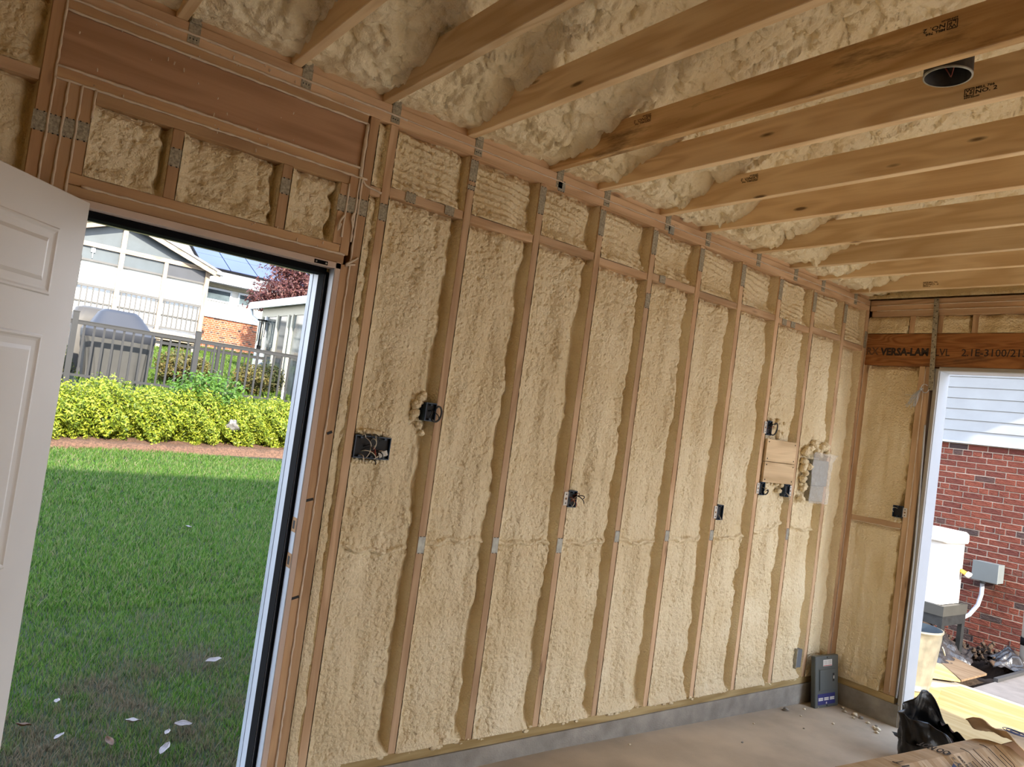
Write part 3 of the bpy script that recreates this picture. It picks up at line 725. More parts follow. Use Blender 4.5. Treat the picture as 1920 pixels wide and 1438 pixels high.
for (x0, x1) in ((.125, .425), (.48, .78)):
    door_panel(x0, x1, 1.695, 1.905); door_panel(x0, x1, .86, 1.575); door_panel(x0, x1, .16, .72)
for z in (1.80, 1.02, .2):
    MB().box(-.004, .0, -.02, .02, z - .05, z + .05).tube([(-.004, -.026, z - .05), (-.004, -.026, z + .05)], .006, 8).build('hinge', GALV, dr)
MB().lathe([(.0, .0), (.028, .0), (.028, .006), (.011, .012), (.011, .035), (.026, .045), (.029, .058), (.022, .072), (0, .076)]).build('door_knob', STK, dr)
kn = dr.children[-1]; kn.rotation_euler = (math.pi / 2, 0, 0); kn.location = (.84, -.022, .86)

# ------------------------------------------------------------------ electrical boxes and other things on the back wall
def wires(mb, c, n, R, mi, spread=.03, dirn=(0, -1, 0), r=.0016):
    for i in range(n):
        a = Vector(c) + Vector((R.uniform(-spread, spread), 0.008, R.uniform(-spread, spread)))
        p1 = a + Vector((R.uniform(-.02, .02), -.035, R.uniform(-.02, .03))); p2 = p1 + Vector((R.uniform(-.02, .035), -.012, R.uniform(-.03, .01))); p3 = p2 + Vector((R.uniform(-.02, .02), .012, -.02))
        pts = []
        for t in np.linspace(0, 1, 9):
            pts.append(a * (1 - t) ** 3 + p1 * 3 * t * (1 - t) ** 2 + p2 * 3 * t * t * (1 - t) + p3 * t ** 3)
        mb.tube(pts, r, 5, mi=mi)
def ebox(name, label, x0, x1, z0, z1, gangs=1, br=None, root_xf=None, wire=(('w', 2),), seed=0, group='blue electrical boxes', front=-.008, loop=None):
    c = ((x0 + x1) / 2, 0, (z0 + z1) / 2)
    e = empty(name, (c[0], -.0, z0), label=label, cat='electrical box')
    def L(o): o.parent = e; o.matrix_parent_inverse = Matrix.Translation(-e.location); return o
    t = .0035; mb = MB()
    for b_ in ((x0, x1, front, .07, z0, z0 + t), (x0, x1, front, .07, z1 - t, z1), (x0, x0 + t, front, .07, z0 + t, z1 - t), (x1 - t, x1, front, .07, z0 + t, z1 - t), (x0 + t, x1 - t, .066, .07, z0 + t, z1 - t)): mb.box(*b_)
    for g in range(gangs):
        xm = x0 + (g + .5) * (x1 - x0) / gangs
        for zz in (z0 + .006, z1 - .012): mb.box(xm - .005, xm + .005, front - .0005, front + .01, zz, zz + .006)
    L(mb.build('box_shell', BLUEB))
    L(box('box_interior', x0 + t, x1 - t, .006, .064, z0 + t, z1 - t, DARK))
    R = random.Random(seed)
    cols = {'w': WIREW, 'k': WIREK, 'r': COPP}
    for key, n in wire:
        for _ in range(n):
            mb = MB(); wires(mb, (c[0] + .003, .0, c[2]), 1, R, 0, spread=min(.03, (x1 - x0) * .3) if gangs == 1 else .06, r=.0018 if key != 'k' else .0026)
            L(mb.build({'w': 'white_wire', 'k': 'black_wire', 'r': 'red_wire_nut'}[key], cols[key]))
    if br:
        s = x0 - .028 if br == 'l' else x1
        mb = MB(); mb.box(s, s + .028, -.0045, -.0025, z0 + .008, z1 - .008)
        for zz in (z0 + .02, z1 - .02): mb.tube([(s + .014, -.0044, zz), (s + .014, -.0055, zz)], .0035, 8, mi=1)
        mb.tube([(s + .014, -.0044, c[2]), (s + .014, -.0052, c[2])], .006, 10, mi=2)
        L(mb.build('mounting_bracket', [BRKT, DARK, STK]))
    if loop:
        pts = [(c[0] + loop[0] + loop[2] * math.cos(a), front - .012 - .012 * math.sin(a * .5), c[2] + loop[1] + loop[3] * math.sin(a)) for a in np.linspace(2.3, -2.3, 22)]
        L(MB().tube(pts, .0045, 7).build('black_cable', WIREK))
    if root_xf is not None: e.matrix_world = root_xf(e)
    return e
e = ebox('switch_box', 'wide four-gang blue electrical box full of loose wires beside the door studs', -.387, -.222, 1.268, 1.362, gangs=3, wire=(('w', 9), ('k', 5), ('r', 2)), seed=1)
o = MB().bar((-.275, -.016, 1.285), (-.238, -.018, 1.300), .022, .001, up=(0, 1, 0)).build('paper_tag', LABW); o.parent = e; o.matrix_parent_inverse = Matrix.Translation(-e.location)
ebox('outlet_box', 'blue single box with black cable loop on the second stud, right of the four-gang box', -.076, -.022, 1.452, 1.533, wire=(('k', 2),), seed=2, loop=(.025, -.005, .022, .034))
ebox('outlet_box', 'blue box with white bracket and red wire nuts on the third full stud', .828, .885, 1.105, 1.190, br='l', wire=(('w', 3), ('r', 4), ('k', 2)), seed=3)
ebox('outlet_box', 'small blue box with white bracket low on the stud left of the plywood', 2.057, 2.112, 1.070, 1.162, br='l', wire=(('w', 1),), seed=4)
ebox('outlet_box', 'blue box with thick black cable coil just above the plywood panel', 2.462, 2.515, 1.628, 1.722, br='l', wire=(('k', 4), ('r', 1)), seed=5, loop=(.035, -.002, .030, .040))
ebox('outlet_box', 'blue box under the left end of the plywood panel', 2.462, 2.515, 1.240, 1.325, br='l', wire=(('w', 1),), seed=6, loop=(.03, -.02, .016, .016))
ebox('outlet_box', 'blue box under the right end of the plywood panel', 2.750, 2.803, 1.240, 1.325, br='r', wire=(('w', 2),), seed=7)
def xf_r(e):
    return Matrix.Translation((3.585, -.362, 1.195)) @ Matrix.Rotation(-math.pi / 2, 4, 'Z')
ebox('outlet_box', 'blue box with white bracket on the end wall beside the garage opening', -.030, .038, 0, .080, br='r', wire=(('w', 1),), seed=8, root_xf=xf_r)

# plywood backer boards
for z0, z1, a, b_, lab in ((1.462, 1.606, 2.470, 2.812, 'upper plywood backer board, narrower strip screwed across two studs'), (1.326, 1.458, 2.470, 2.815, 'lower plywood backer board just above two blue boxes')):
    e = empty('plywood_board', (2.64, 0, z0), label=lab, cat='board')
    o = box('board_face', a, b_, -.016, -.0005, z0, z1, PLY, c=.001); o.parent = e; o.matrix_parent_inverse = Matrix.Translation(-e.location)
    for x in (a + .02, b_ - .02):
        for z in (z0 + .018, z1 - .018):
            o = MB().tube([(x, -.0158, z), (x, -.0175, z)], .0045, 8).build('screw', DARK); o.parent = e; o.matrix_parent_inverse = Matrix.Translation(-e.location)

mb = MB(); R = random.Random(14)
for k in range(22):
    a = R.uniform(1.9, 4.6); mb.blob((-.055 + .05 * math.cos(a) * R.uniform(.9, 1.5), .022, 1.485 + .06 * math.sin(a) * R.uniform(.9, 1.5)), R.uniform(.010, .020), k, n=7, amp=.15)
for k in range(14): mb.blob((-.375 + .012 * k + R.uniform(-.004, .004), .020, 1.372 + R.uniform(-.004, .008)), R.uniform(.009, .016), 30 + k, n=7, amp=.15)
for k in range(10): mb.blob((-.375 + .016 * k, .022, 1.256 + R.uniform(-.008, .004)), R.uniform(.008, .014), 50 + k, n=7, amp=.15)
for k in range(12): mb.blob((2.55 + R.uniform(-.02, .17), .018, 1.64 + R.uniform(-.02, .09)), R.uniform(.010, .022), 70 + k, n=7, amp=.2)
for k in range(10): mb.blob((R.uniform(2.55, 2.74), .018, 1.27 + R.uniform(-.03, .05)), R.uniform(.010, .018), 90 + k, n=7, amp=.2)
P(wb_, tag(mb.build('foam_lumps', FOAM), kind='stuff'))

# grey panel wrapped in clear film, set in the foam
e = empty('wrapped_panel', (3.11, 0, 1.24), label='grey metal box wrapped in clear plastic film, foamed into the bay right of the plywood', cat='electrical panel')
def LE(o, e): o.parent = e; o.matrix_parent_inverse = Matrix.Translation(-e.location); return o
LE(box('panel_box', 3.005, 3.205, -.035, .06, 1.335, 1.512, GALV, c=.004), e)
LE(box('panel_cover', 3.02, 3.19, -.026, .05, 1.225, 1.334, GALV2, c=.004), e)
X, Z = np.meshgrid(np.linspace(2.985, 3.225, 40), np.linspace(1.215, 1.56, 56), indexing='ij')
cr1 = (fbm(X * 22 + Z * 30, Z * 9, 5) - .5) * .024 + (fbm(X * 60, Z * 50, 6) - .5) * .006
sh = .035 * np.clip((Z - 1.50) / .06, 0, 1) * np.clip((X - 3.0) / .2, 0, 1)
LE(grid_obj('plastic_film', X + sh * .8, -.047 + cr1 - sh * .7, Z + .02 * (fbm(X * 14, Z * 2, 8) - .5), FILM), e)
mb = MB(); R = random.Random(3)
for k in range(26):
    z = R.uniform(1.22, 1.60); mb.blob((3.0 - R.uniform(.01, .06), .0 + R.uniform(-.02, .01), z), R.uniform(.012, .026), k, n=9, amp=.16)
for k in range(7): mb.blob((3.0 + .035 * k, -.008, 1.555 + .03 * math.sin(k * 1.7) + .03), .024 + .008 * (k % 2), 50 + k, n=9, amp=.16)
P(wb_, tag(mb.build('foam_lumps', FOAM), kind='stuff'))
# small grey box low in the second last bay
e = empty('junction_box', (3.16, 0, .075), label='small grey box low in the foam, up and left of the breaker cover', cat='electrical box')
LE(box('box_body', 3.125, 3.188, -.012, .09, .075, .20, plain('slate_grey_paint', (.13, .145, .165), .5), c=.003), e)
LE(box('box_lip', 3.120, 3.127, -.015, .05, .070, .205, GALV), e)

# breaker-panel cover leaning in the corner, on the slab
e = empty('breaker_cover', (3.40, -.10, zf(3.4)), label='dark grey breaker panel cover leaning in the corner with blue and white labels', cat='electrical panel')
e.rotation_euler = (-.12, 0, math.radians(-4))
w2, h2 = .135, .345
mb = MB(); mb.box(-w2, w2, -.018, .018, 0, h2, c=.004); mb.build('cover_plate', PANEL, e)
mb = MB(); mb.box(-w2 + .04, w2 - .022, -.0195, -.0183, .108, .262, c=.0); mb.box(-w2 + .045, w2 - .042, -.0245, -.0195, .116, .254, c=.002); mb.build('cover_door', PANEL, e)
MB().box(.058, .075, -.0262, -.0247, .17, .225).box(.062, .071, -.0285, -.0262, .188, .208, mi=1).build('latch', [DARK, BRKT], e)
mb = MB(); mb.box(-.045, .058, -.0192, -.0184, .275, .318); 
mb.box(-.042, .054, -.0196, -.0193, .277, .281, mi=1)
for i in range(5): mb.box(-.040 + .0, .002, -.0196, -.0193, .286 + i * .006, .288 + i * .006, mi=2); 
for i in range(5): mb.box(.010, .050, -.0196, -.0193, .286 + i * .006, .288 + i * .006, mi=2)
mb.build('warning_label', [LABW, LABR, GALV], e)
mb = MB(); mb.box(-.105, .095, -.0192, -.0184, .02, .092)
for i in range(3):
    for j in range(2): mb.box(-.098 + i * .066, -.046 + i * .066, -.0197, -.0193, .047 + j * .011, .0555 + j * .011, mi=1)
mb.box(-.012, .0, -.0197, -.0193, .024, .036, mi=1)
mb.build('rating_label', [LABB, LABW], e)
for z in (.012, .333): 
    o = MB().tube([(.0, -.0184, z), (.0, -.0205, z)], .005, 8).build('screw', DARK, e)

# recessed light can between two joists
e = empty('recessed_light_can', (.546, -1.756, 2.733), label='open dark round recessed light can hanging between the ceiling joists', cat='light fixture')
mb = MB(); r1 = .066
mb.lathe([(r1, .0), (r1 + .0015, .002), (r1, .06), (r1, .15)], n=36); mb.lathe([(r1 - .002, .15), (r1 - .002, .002), (r1, .0)], n=36)
mb.lathe([(0, .149), (r1, .149)], n=36); mb.build('can_body', GLINT, e)
mb = MB(); mb.lathe([(r1 + .0022, .004), (r1 + .0022, -.001), (r1 - .003, -.001)], n=36); mb.build('can_rim', GALV, e)
mb = MB(); mb.box(-.072, -.0685, -.075, .075, .02, .11); mb.box(-.060, -.02, .058, .062, .05, .08); mb.box(-.06, -.02, -.062, -.058, .05, .08);  mb.build('hanger_bracket', GLINT, e)
mb = MB(); mb.tube([(-.02, .035, .12), (.0, .02, .05), (.012, -.005, .004), (.0, -.018, .04), (-.01, -.03, .12)], .0022, 6); mb.build('fixture_wire', COPP, e)
mb = MB(); mb.tube([(-.01, .03, .12), (.018, .022, .05), (.02, .0, .010)], .0018, 6); mb.build('fixture_wire', WIREW, e)

# white string tassel hanging on the end wall
e = empty('string_tassel', (3.572, -.435, 2.10), label='white string tassel knotted beside the strap on the end wall', cat='string')
mb = MB(); pts = [(-.006 - .01 * math.sin(a), -.022 + .024 * math.cos(a), .0 + .028 * math.sin(a)) for a in np.linspace(2.4, -2.9, 18)]; mb.tube(pts, .0028, 6)
mb.blob((-.004, .004, -.004), .010, 1, n=6); mb.build('knot', TRIMW, e)
R = random.Random(6)
for k in range(14):
    a = R.uniform(.02, .085); l = R.uniform(.09, .15); b_ = R.uniform(-.02, .02)
    pts = [(-.006, .004, -.006), (-.012 - R.uniform(0, .02), .004 + a * .35 + b_, -l * .4), (-.014, .004 + a * .8 + b_, -l * .8), (-.01, .004 + a * 1.15, -l)]
    MB().tube(pts, .0016, 5).build('strand', TRIMW, e)
MB().tube([(-.006, .006, -.02), (-.012, .05, -.055), (-.012, .085, -.050), (-.01, .10, -.052)], .0016, 5).build('strand', TRIMW, e)

# ------------------------------------------------------------------ outside the garage opening: paving, plywood, brick house
PZ = -.245
GRND = plain('brown_soil', (0.039, 0.022, 0.013), .95, var=.45, scale=14, bump=1.0, bscale=40)
PAVE = plain('shade_grey_paving', (0.160, 0.142, 0.135), .9, var=.15, scale=8, bump=.2, bscale=150)  # pavers darkened in colour for a shadow that nothing here casts
pv = empty('ground_1', (6, -2, PZ), kind='structure')
P(pv, box('driveway', 3.76, 5.55, -14, .14, PZ - .15, PZ, plain('pale_concrete_drive', (.34, .32, .29), .9))); P(pv, box('driveway', -12, -4.14, -14, .14, PZ - .15, PZ, PAVE)); P(pv, box('driveway', -4.13, 3.75, -14, -5.13, PZ - .15, PZ, PAVE))  # strip outside the opening paled to bounce more light inside
mb = MB()
ys = [-.22, -.9, -1.6, -2.3, -3.0, -3.7]
slabs = []
for i in range(4):
    for j in range(5):
        x0 = 5.56 + j * .62; y1 = -.235 - i * .62 - (j * .012)
        o = box('paving_slab', x0, x0 + .61, y1 - .61, y1, PZ - .12, PZ - .002 + .002 * ((i + j) % 2), PAVE, c=.006); P(pv, o)
P(pv, box('driveway', 5.55, 9, -14, -2.8, PZ - .15, PZ, PAVE))
P(pv, box('slab_edge', 6.05, 9.0, -.262, -.225, PZ - .10, PZ + .03, plain('black_edging', (.035, .035, .038), .7)))
# soil hollow beside the slabs, with mounds
X, Y = np.meshgrid(np.linspace(3.78, 9.0, 190), np.linspace(-.24, 3.2, 130), indexing='ij')
Z = PZ - .05 + .05 * (fbm(X * 3, Y * 3, 4) - .5) + .03 * (fbm(X * 14, Y * 14, 6) - .5)
Z -= .26 * np.exp(-(((X - 6.75) / .38) ** 2 + ((Y - .22) / .26) ** 2))
Z += .30 * np.exp(-(((X - 6.9) / .30) ** 2 + ((Y - .95) / .42) ** 2)) + .16 * np.exp(-(((X - 7.2) / .3) ** 2 + ((Y - .02) / .16) ** 2))
P(pv, grid_obj('soil', X, Y, Z, GRND))
# plastic sheets on the mounds
def sheet(name, label, cx, cy, w, d, zc, seed, mat, amp=.06, rz=0.0):
    X, Y = np.meshgrid(np.linspace(-w / 2, w / 2, 60), np.linspace(-d / 2, d / 2, 60), indexing='ij')
    rr = np.sqrt((X / w * 2) ** 2 + (Y / d * 2) ** 2)
    Z = zc * np.clip(1 - rr, 0, 1) ** .8 + amp * (fbm(X * 7 + seed, Y * 9, seed) - .5) + amp * .5 * (1 - 2 * np.abs(vnoise(X * 14 + Y * 9, Y * 4 - X * 5, seed) - .5)) + .008 * vnoise(X * 50, Y * 50, seed)
    k = 1 + .12 * np.sin(np.arctan2(Y, X) * 5 + seed)
    o = grid_obj(name, X * k, Y * k, Z, mat); o.location = (cx, cy, PZ - .03); o.rotation_euler = (0, 0, rz)
    return tag(o, label, 'plastic sheet')
SHEET = plain('crinkled_black_sheeting', (.03, .028, .03), .22, var=.4, scale=12, bump=.5, bscale=30)
sheet('plastic_sheet', 'crumpled dark plastic sheeting on the soil behind the metal bin', 6.35, .42, 1.1, .62, .20, 3, SHEET, .12, .2)
sheet('plastic_sheet', 'torn black plastic scrap over dirt beside the white downspout', 7.0, -.02, .55, .30, .14, 8, SHEET, .09, .5)
mb = MB(); R = random.Random(5)
for k in range(120):
    x = R.gauss(7.12, .22); y = R.uniform(-.15, .35); mb.blob((x, y, PZ + R.uniform(-.04, .06)), R.uniform(.010, .028), k, n=5, amp=.5)
for k in range(110):
    x = R.gauss(6.9, .2); y = R.gauss(.95, .25); mb.blob((x, y, PZ + .28 * math.exp(-((x - 6.9) / .3) ** 2 - ((y - .95) / .42) ** 2)), R.uniform(.010, .028), k, n=5, amp=.5)
P(pv, tag(mb.build('soil_clods', GRND), kind='stuff'))
mb = MB()
for k in range(60): mb.blob((R.uniform(6.9, 7.5), R.uniform(-.22, -.02), PZ + R.uniform(-.0, .05)), R.uniform(.012, .03), k, n=4)
P(pv, tag(mb.build('white_gravel', plain('pale_gravel', (.6, .58, .6), .8, var=.3)), kind='stuff'))

# plywood sheets
def sheet_ply(label, poly, z0, z1, mat):
    e = empty('plywood_sheet', (sum(p[0] for p in poly) / len(poly), sum(p[1] for p in poly) / len(poly), z0), label=label, cat='plywood')
    return LE(MB().prism(poly, 2, z0, z1).build('plywood_panel', mat), e)
sheet_ply('large yellow plywood sheet on the ground just outside the garage opening', [(3.80, -.60), (3.80, -2.2), (5.46, -2.35), (5.42, -.20), (5.05, -.12), (4.72, -.12)], PZ + .001, PZ + .014, PLYO)
sheet_ply('second yellow plywood sheet under the metal bin', [(3.9, -.45), (4.72, -.30), (5.02, -.20), (5.06, .55), (4.0, .55)], PZ + .0145, PZ + .027, PLYO)
sheet_ply('narrow yellow plywood strip bridging toward the soil', [(5.33, .30), (5.20, .05), (5.48, -.17), (5.92, .16), (5.95, .42)], PZ + .030, PZ + .043, PLYO)
sheet_ply('brown plywood sheet beyond the yellow strip', [(5.50, -.17), (6.05, -.17), (6.30, .22), (5.90, .16)], PZ + .030, PZ + .048, PLYB)

# ribbed metal bin
e = empty('metal_bin', (4.80, -.02, PZ + .028), label='dented ribbed metal trash bin half hidden behind the white garage trim', cat='bin')
mb = MB(); n = 60; prof = [(0, 0), (.17, 0), (.172, .02)] + [(.172 + .05 * t, .02 + .44 * t) for t in np.linspace(0, 1, 12)] + [(.226, .465), (.232, .475), (.232, .488), (.222, .490)]
v = []; f = []
for r, z in prof:
    for i in range(n):
        t = 2 * math.pi * i / n; k = 1 + (.018 * math.cos(t * 15) if .03 < z < .44 and r > .1 else 0); v.append((r * k * math.cos(t), r * k * math.sin(t), z))
for k in range(len(prof) - 1):
    for i in range(n): j = (i + 1) % n; f.append((k * n + i, k * n + j, (k + 1) * n + j, (k + 1) * n + i))
mb.add(v, f, 0, True); mb.build('bin_body', plain('weathered_zinc', (0.218, 0.202, 0.160), .45, metal=.3, var=.3, scale=9), e)
MB().lathe([(.222, .490), (.216, .45), (.165, .03), (0, .02)], n=40).build('bin_inside', plain('blue_grey_zinc', (0.050, 0.070, 0.090), .5, metal=.3), e)
for s_ in (-1, 1):
    a0 = math.radians(-62 if s_ > 0 else 118)
    pts = [Vector((.232 * math.cos(a0) + .02 * math.sin(t) * math.cos(a0) - .035 * math.cos(t) * math.sin(a0), .232 * math.sin(a0) + .02 * math.sin(t) * math.sin(a0) + .035 * math.cos(t) * math.cos(a0), .36 - .055 * math.sin(t))) for t in np.linspace(0, math.pi, 12)]
    MB().tube(pts, .006, 8).build('bin_handle', GALV, e)

# white outdoor unit on a dark steel stand
e = empty('outdoor_unit', (6.42, .42, .27), label='large white cabinet unit with rounded lid on the dark stand, before the brick wall', cat='outdoor unit')
UW = plain('white_unit_plastic', (0.600, 0.578, 0.555), .45, var=.02)
def rbox(x0, x1, y0, y1, z0, z1, r, n=6, bul=0.0):
    poly = []
    for cx, cy, a in ((x1 - r, y1 - r, 0), (x0 + r, y1 - r, 90), (x0 + r, y0 + r, 180), (x1 - r, y0 + r, 270)):
        for i in range(n + 1):
            t = math.radians(a + 90 * i / n); poly.append((cx + r * math.cos(t), cy + r * math.sin(t)))
    return poly
LE(MB().prism(rbox(6.20, 6.68, .345, .95, 0, 0, .05), 2, .27, .875).build('unit_body', UW), e)
mb = MB(); base = rbox(6.18, 6.70, .315, .98, 0, 0, .06); n = len(base); v = []; f = []
cx, cy = 6.44, .65
for s_, z in ((.985, .872), (1, .89), (1.0, .945), (.985, .965), (.93, .985), (.4, 1.0)):
    for x, y in base: v.append((cx + (x - cx) * s_, cy + (y - cy) * s_, z))
for k in range(5):
    for i in range(n): f.append((k * n + i, k * n + (i + 1) % n, (k + 1) * n + (i + 1) % n, (k + 1) * n + i))
f.append(tuple(range(n))[::-1]); f.append(tuple(range(5 * n, 6 * n))); mb.add(v, f, 0, True)
LE(mb.build('unit_lid', UW), e)
BR = plain('yellow_brass', (.55, .38, .08), .35, metal=.6)
LE(MB().tube([(6.60, .345, .60), (6.60, .30, .585), (6.60, .265, .57)], .022, 10).build('brass_fitting', BR), e)
LE(MB().tube([(6.60, .285, .58), (6.60, .25, .565)], .03, 12).build('valve_ring', UW), e)
STL = plain('dark_steel', (.018, .02, .022), .5, metal=.2, var=.3, scale=20)
e = empty('unit_stand', (6.42, .42, PZ), label='dark steel stand with square legs carrying the white outdoor unit', cat='stand')
mb = MB()
for a in ((6.16, 6.72, .29, .33), (6.16, 6.72, .96, 1.0), (6.16, 6.20, .33, .96), (6.68, 6.72, .33, .96)): mb.box(a[0], a[1], a[2], a[3], .17, .269)
LE(mb.build('tray_frame', plain('worn_grey_steel', (.05, .05, .046), .5, metal=.2)), e)
mb = MB()
for a in ((6.17, 6.71, .295, .335), (6.17, 6.71, .955, .995), (6.17, 6.21, .335, .955), (6.67, 6.71, .335, .955)): mb.box(a[0], a[1], a[2], a[3], .075, .169)
LE(mb.build('stand_rail', STL), e)
for x, y in ((6.205, .315), (6.675, .315), (6.205, .975), (6.675, .975)): LE(box('leg', x - .035, x + .035, y - .02, y + .02, PZ - .10, .075, STL), e)

# brick wall of the house next door with lapped siding above
hs_ = empty('house_1', (7.55, 0, PZ), label='red brick house wall with pale lapped siding outside the garage opening', cat='house')
hs_['group'] = 'brick houses'
del hs_['group']
def HH(o): return P(hs_, o)
MORT = plain('mortar', (.34, .27, .215), .9, var=.15, scale=30)
HH(box('mortar_wall', 7.5565, 7.8, -6.5, 3.5, -.5, 1.93, MORT))
def brickmat(name, c1, c2):
    m, t, b = nodes(name); b.inputs['Roughness'].default_value = .85
    oi = N(t, 'ShaderNodeObjectInfo'); g = N(t, 'ShaderNodeNewGeometry'); r = N(t, 'ShaderNodeValToRGB'); e = r.color_ramp.elements
    e[0].position = 0; e[0].color = c1 + (1,); e[1].position = .85; e[1].color = c2 + (1,); q = e.new(.93); q.color = tuple(x * .25 + .02 for x in c1) + (1,)
    ad = N(t, 'ShaderNodeMath', operation='ADD'); fr = N(t, 'ShaderNodeMath', operation='FRACT'); t.links.new(oi.outputs['Random'], ad.inputs[0]); t.links.new(g.outputs['Random Per Island'], ad.inputs[1]); t.links.new(ad.outputs[0], fr.inputs[0]); t.links.new(fr.outputs[0], r.inputs[0])
    tc = N(t, 'ShaderNodeTexCoord'); mp = N(t, 'ShaderNodeMapping'); mp.inputs['Scale'].default_value = (1, 1, 3.2); t.links.new(tc.outputs['Object'], mp.inputs[0])
    n2 = N(t, 'ShaderNodeTexNoise', Scale=22.0, Detail=4.0, Distortion=1.2); t.links.new(mp.outputs[0], n2.inputs['Vector'])
    mx = N(t, 'ShaderNodeMix', data_type='RGBA', blend_type='MULTIPLY'); mx.inputs[0].default_value = .55; t.links.new(r.outputs[0], mx.inputs[6]); t.links.new(n2.outputs['Fac'], mx.inputs[7])
    sc = N(t, 'ShaderNodeHueSaturation', Value=1.35); t.links.new(mx.outputs[2], sc.inputs['Color']); t.links.new(sc.outputs[0], b.inputs['Base Color'])
    bp = N(t, 'ShaderNodeBump', Strength=1.0, Distance=.02); t.links.new(n2.outputs['Fac'], bp.inputs['Height']); t.links.new(bp.outputs[0], b.inputs['Normal'])
    return m
BRICK = brickmat('red_brick', (0.100, 0.018, 0.010), (0.160, 0.034, 0.016))
def brick_mesh(w):
    mb = MB().box(0, .03, -w, 0, 0, .0575, c=.003); me = bpy.data.meshes.new('brick'); me.from_pydata(mb.v, [], mb.f); me.materials.append(BRICK); return me
BM = {'s': brick_mesh(.1935), 'h': brick_mesh(.0925)}
R = random.Random(11); nb = 0; far = MB()
row = 0; z = -.445
while z < 1.90:
    hdr_row = (row % 6 == 3); w = .1016 if hdr_row else .2032; y = 3.3 + (0 if row % 2 else .1016) + (.05 if hdr_row else 0)
    while y > -6.3:
        bw = w - .0097; px = 7.55 + R.uniform(-.004, .004)
        if -.08 < y - bw / 2 < 1.17 and nb < 298 and z > -.28:
            o = bpy.data.objects.new('brick', BM['h' if hdr_row else 's']); COL.objects.link(o); o.parent = hs_; o.location = (px - 7.55, y, z - PZ); nb += 1
        elif z < 1.9:
            far.box(px, px + .03, y - bw, y, z, z + .0575)
        y -= w
    z += .0677; row += 1
HH(tag(far.build('bricks', BRICK), kind='stuff'))
SID = plain('pale_siding', (0.300, 0.310, 0.320), .55, var=.06, scale=5)
for i in range(14):
    z0 = 1.945 + i * .125
    HH(MB().prism([(7.535, z0), (7.548, z0 + .128), (7.57, z0 + .128), (7.57, z0 + .004), (7.537, z0 + .004 - .006)], 1, -6.5, 3.5).build('siding_board', SID))
HH(box('brick_sill', 7.515, 7.60, -6.5, 3.5, 1.925, 1.944, TRIMW))
HH(MB().prism([(7.0, 3.40), (7.0, 3.52), (9.2, 4.3), (9.2, 4.2)], 1, -2.3, 3.6).box(6.98, 7.02, -2.3, 3.6, 3.34, 3.54).build('eave', TRIMW))
HH(box('upper_wall', 7.57, 7.8, -6.5, 3.5, 1.93, 3.7, SID))
# downspout with black band
e = empty('downspout', (6.97, -.155, PZ), label='white round downspout with a black band in front of the brick wall', cat='pipe')
LE(MB().tube([(7.0, -.175, PZ - .02), (7.0, -.175, 3.3)], .062, 20).build('pipe', UW), e)
LE(MB().tube([(7.0, -.175, -.02), (7.0, -.175, .055)], .067, 20).build('band', BLACK), e)
# grey wall box and conduit
e = empty('utility_box', (7.44, .40, .46), label='grey metal box with curved conduit mounted on the brick wall', cat='electrical box')
GB = plain('grey_enamel_box', (0.135, 0.153, 0.162), .45, var=.04)
LE(MB().box(7.39, 7.55, .275, .525, .455, .655, c=.003).box(7.375, 7.395, .272, .528, .452, .662, c=.003).build('box_body', GB), e)
pts = [(7.46, .44, .46), (7.46, .44, .30), (7.45, .46, .18), (7.42, .52, .06), (7.36, .60, -.02), (7.28, .70, -.05), (7.15, .85, -.06)]
LE(MB().tube(pts, .021, 12).build('conduit', plain('grey_pvc', (.42, .44, .48), .45)), e)
LE(MB().tube([(7.46, .44, .42), (7.46, .44, .465)], .028, 12).build('conduit_collar', GB), e)
e = empty('yellow_tool', (5.62, -1.06, PZ), label='small yellow object on the paving at the right edge', cat='tool')
LE(MB().blob((5.62, -1.06, PZ + .045), .05, 3, amp=.08, sc=(1.4, .8, .8)).build('tool_body', plain('safety_yellow', (.75, .62, .02), .4)), e)

# ------------------------------------------------------------------ bags in the near corner
# black bag, gaping
e = empty('black_bag', (3.15, -.92, zf(3.15)), label='black plastic bag standing open on the slab in front of the white garage trim', cat='bag')
def rim_xyz(u):
    return None
nu, nv = 72, 30
U, Vv = np.meshgrid(np.linspace(0, 2 * np.pi, nu), np.linspace(0, 1, nv), indexing='ij')
# side coordinate s along camera-right, depth coordinate t away from camera
Sx = Vector((.79, -.61, 0)); Tx = Vector((.61, .79, 0))
rs = .235 + .03 * np.cos(U) + .02 * np.sin(2 * U + 1); rt = .13 + .02 * np.sin(3 * U)
hh = .26 - .10 * np.clip(-np.sin(U), 0, 1) * 0 
left = np.clip(-np.cos(U), 0, 1)
top = .245 + .035 * left + .15 * np.exp(-((U - 1.75) / .55) ** 2) - .17 * np.exp(-((U - 5.75) / .8) ** 2) - .16 * np.clip(np.cos(U), 0, 1)
fold = .018 * np.sin(U * 9 + Vv * 5) * Vv + .03 * (fbm(U * 2.2, Vv * 4, 8) - .5) + .012 * (fbm(U * 6, Vv * 10, 9) - .5)
pin = 1 - .12 * Vv ** 2
s_ = (rs * pin + fold) * np.cos(U) + .02; t_ = (rt * pin + fold) * np.sin(U); z_ = Vv * top + .03 * (fbm(U * 3, Vv * 3, 4) - .5) * Vv
s_ = s_ - .05 * left * Vv ** 3
Xb = s_ * Sx.x + t_ * Tx.x; Yb = s_ * Sx.y + t_ * Tx.y
o = grid_obj('bag_shell', Xb, Yb, z_ , BAGK, e)
sd = o.modifiers.new('s', 'SOLIDIFY'); sd.thickness = .003
s2 = np.linspace(-.2, .2, 30); 
A, B = np.meshgrid(s2, np.linspace(-.09, .11, 20), indexing='ij')
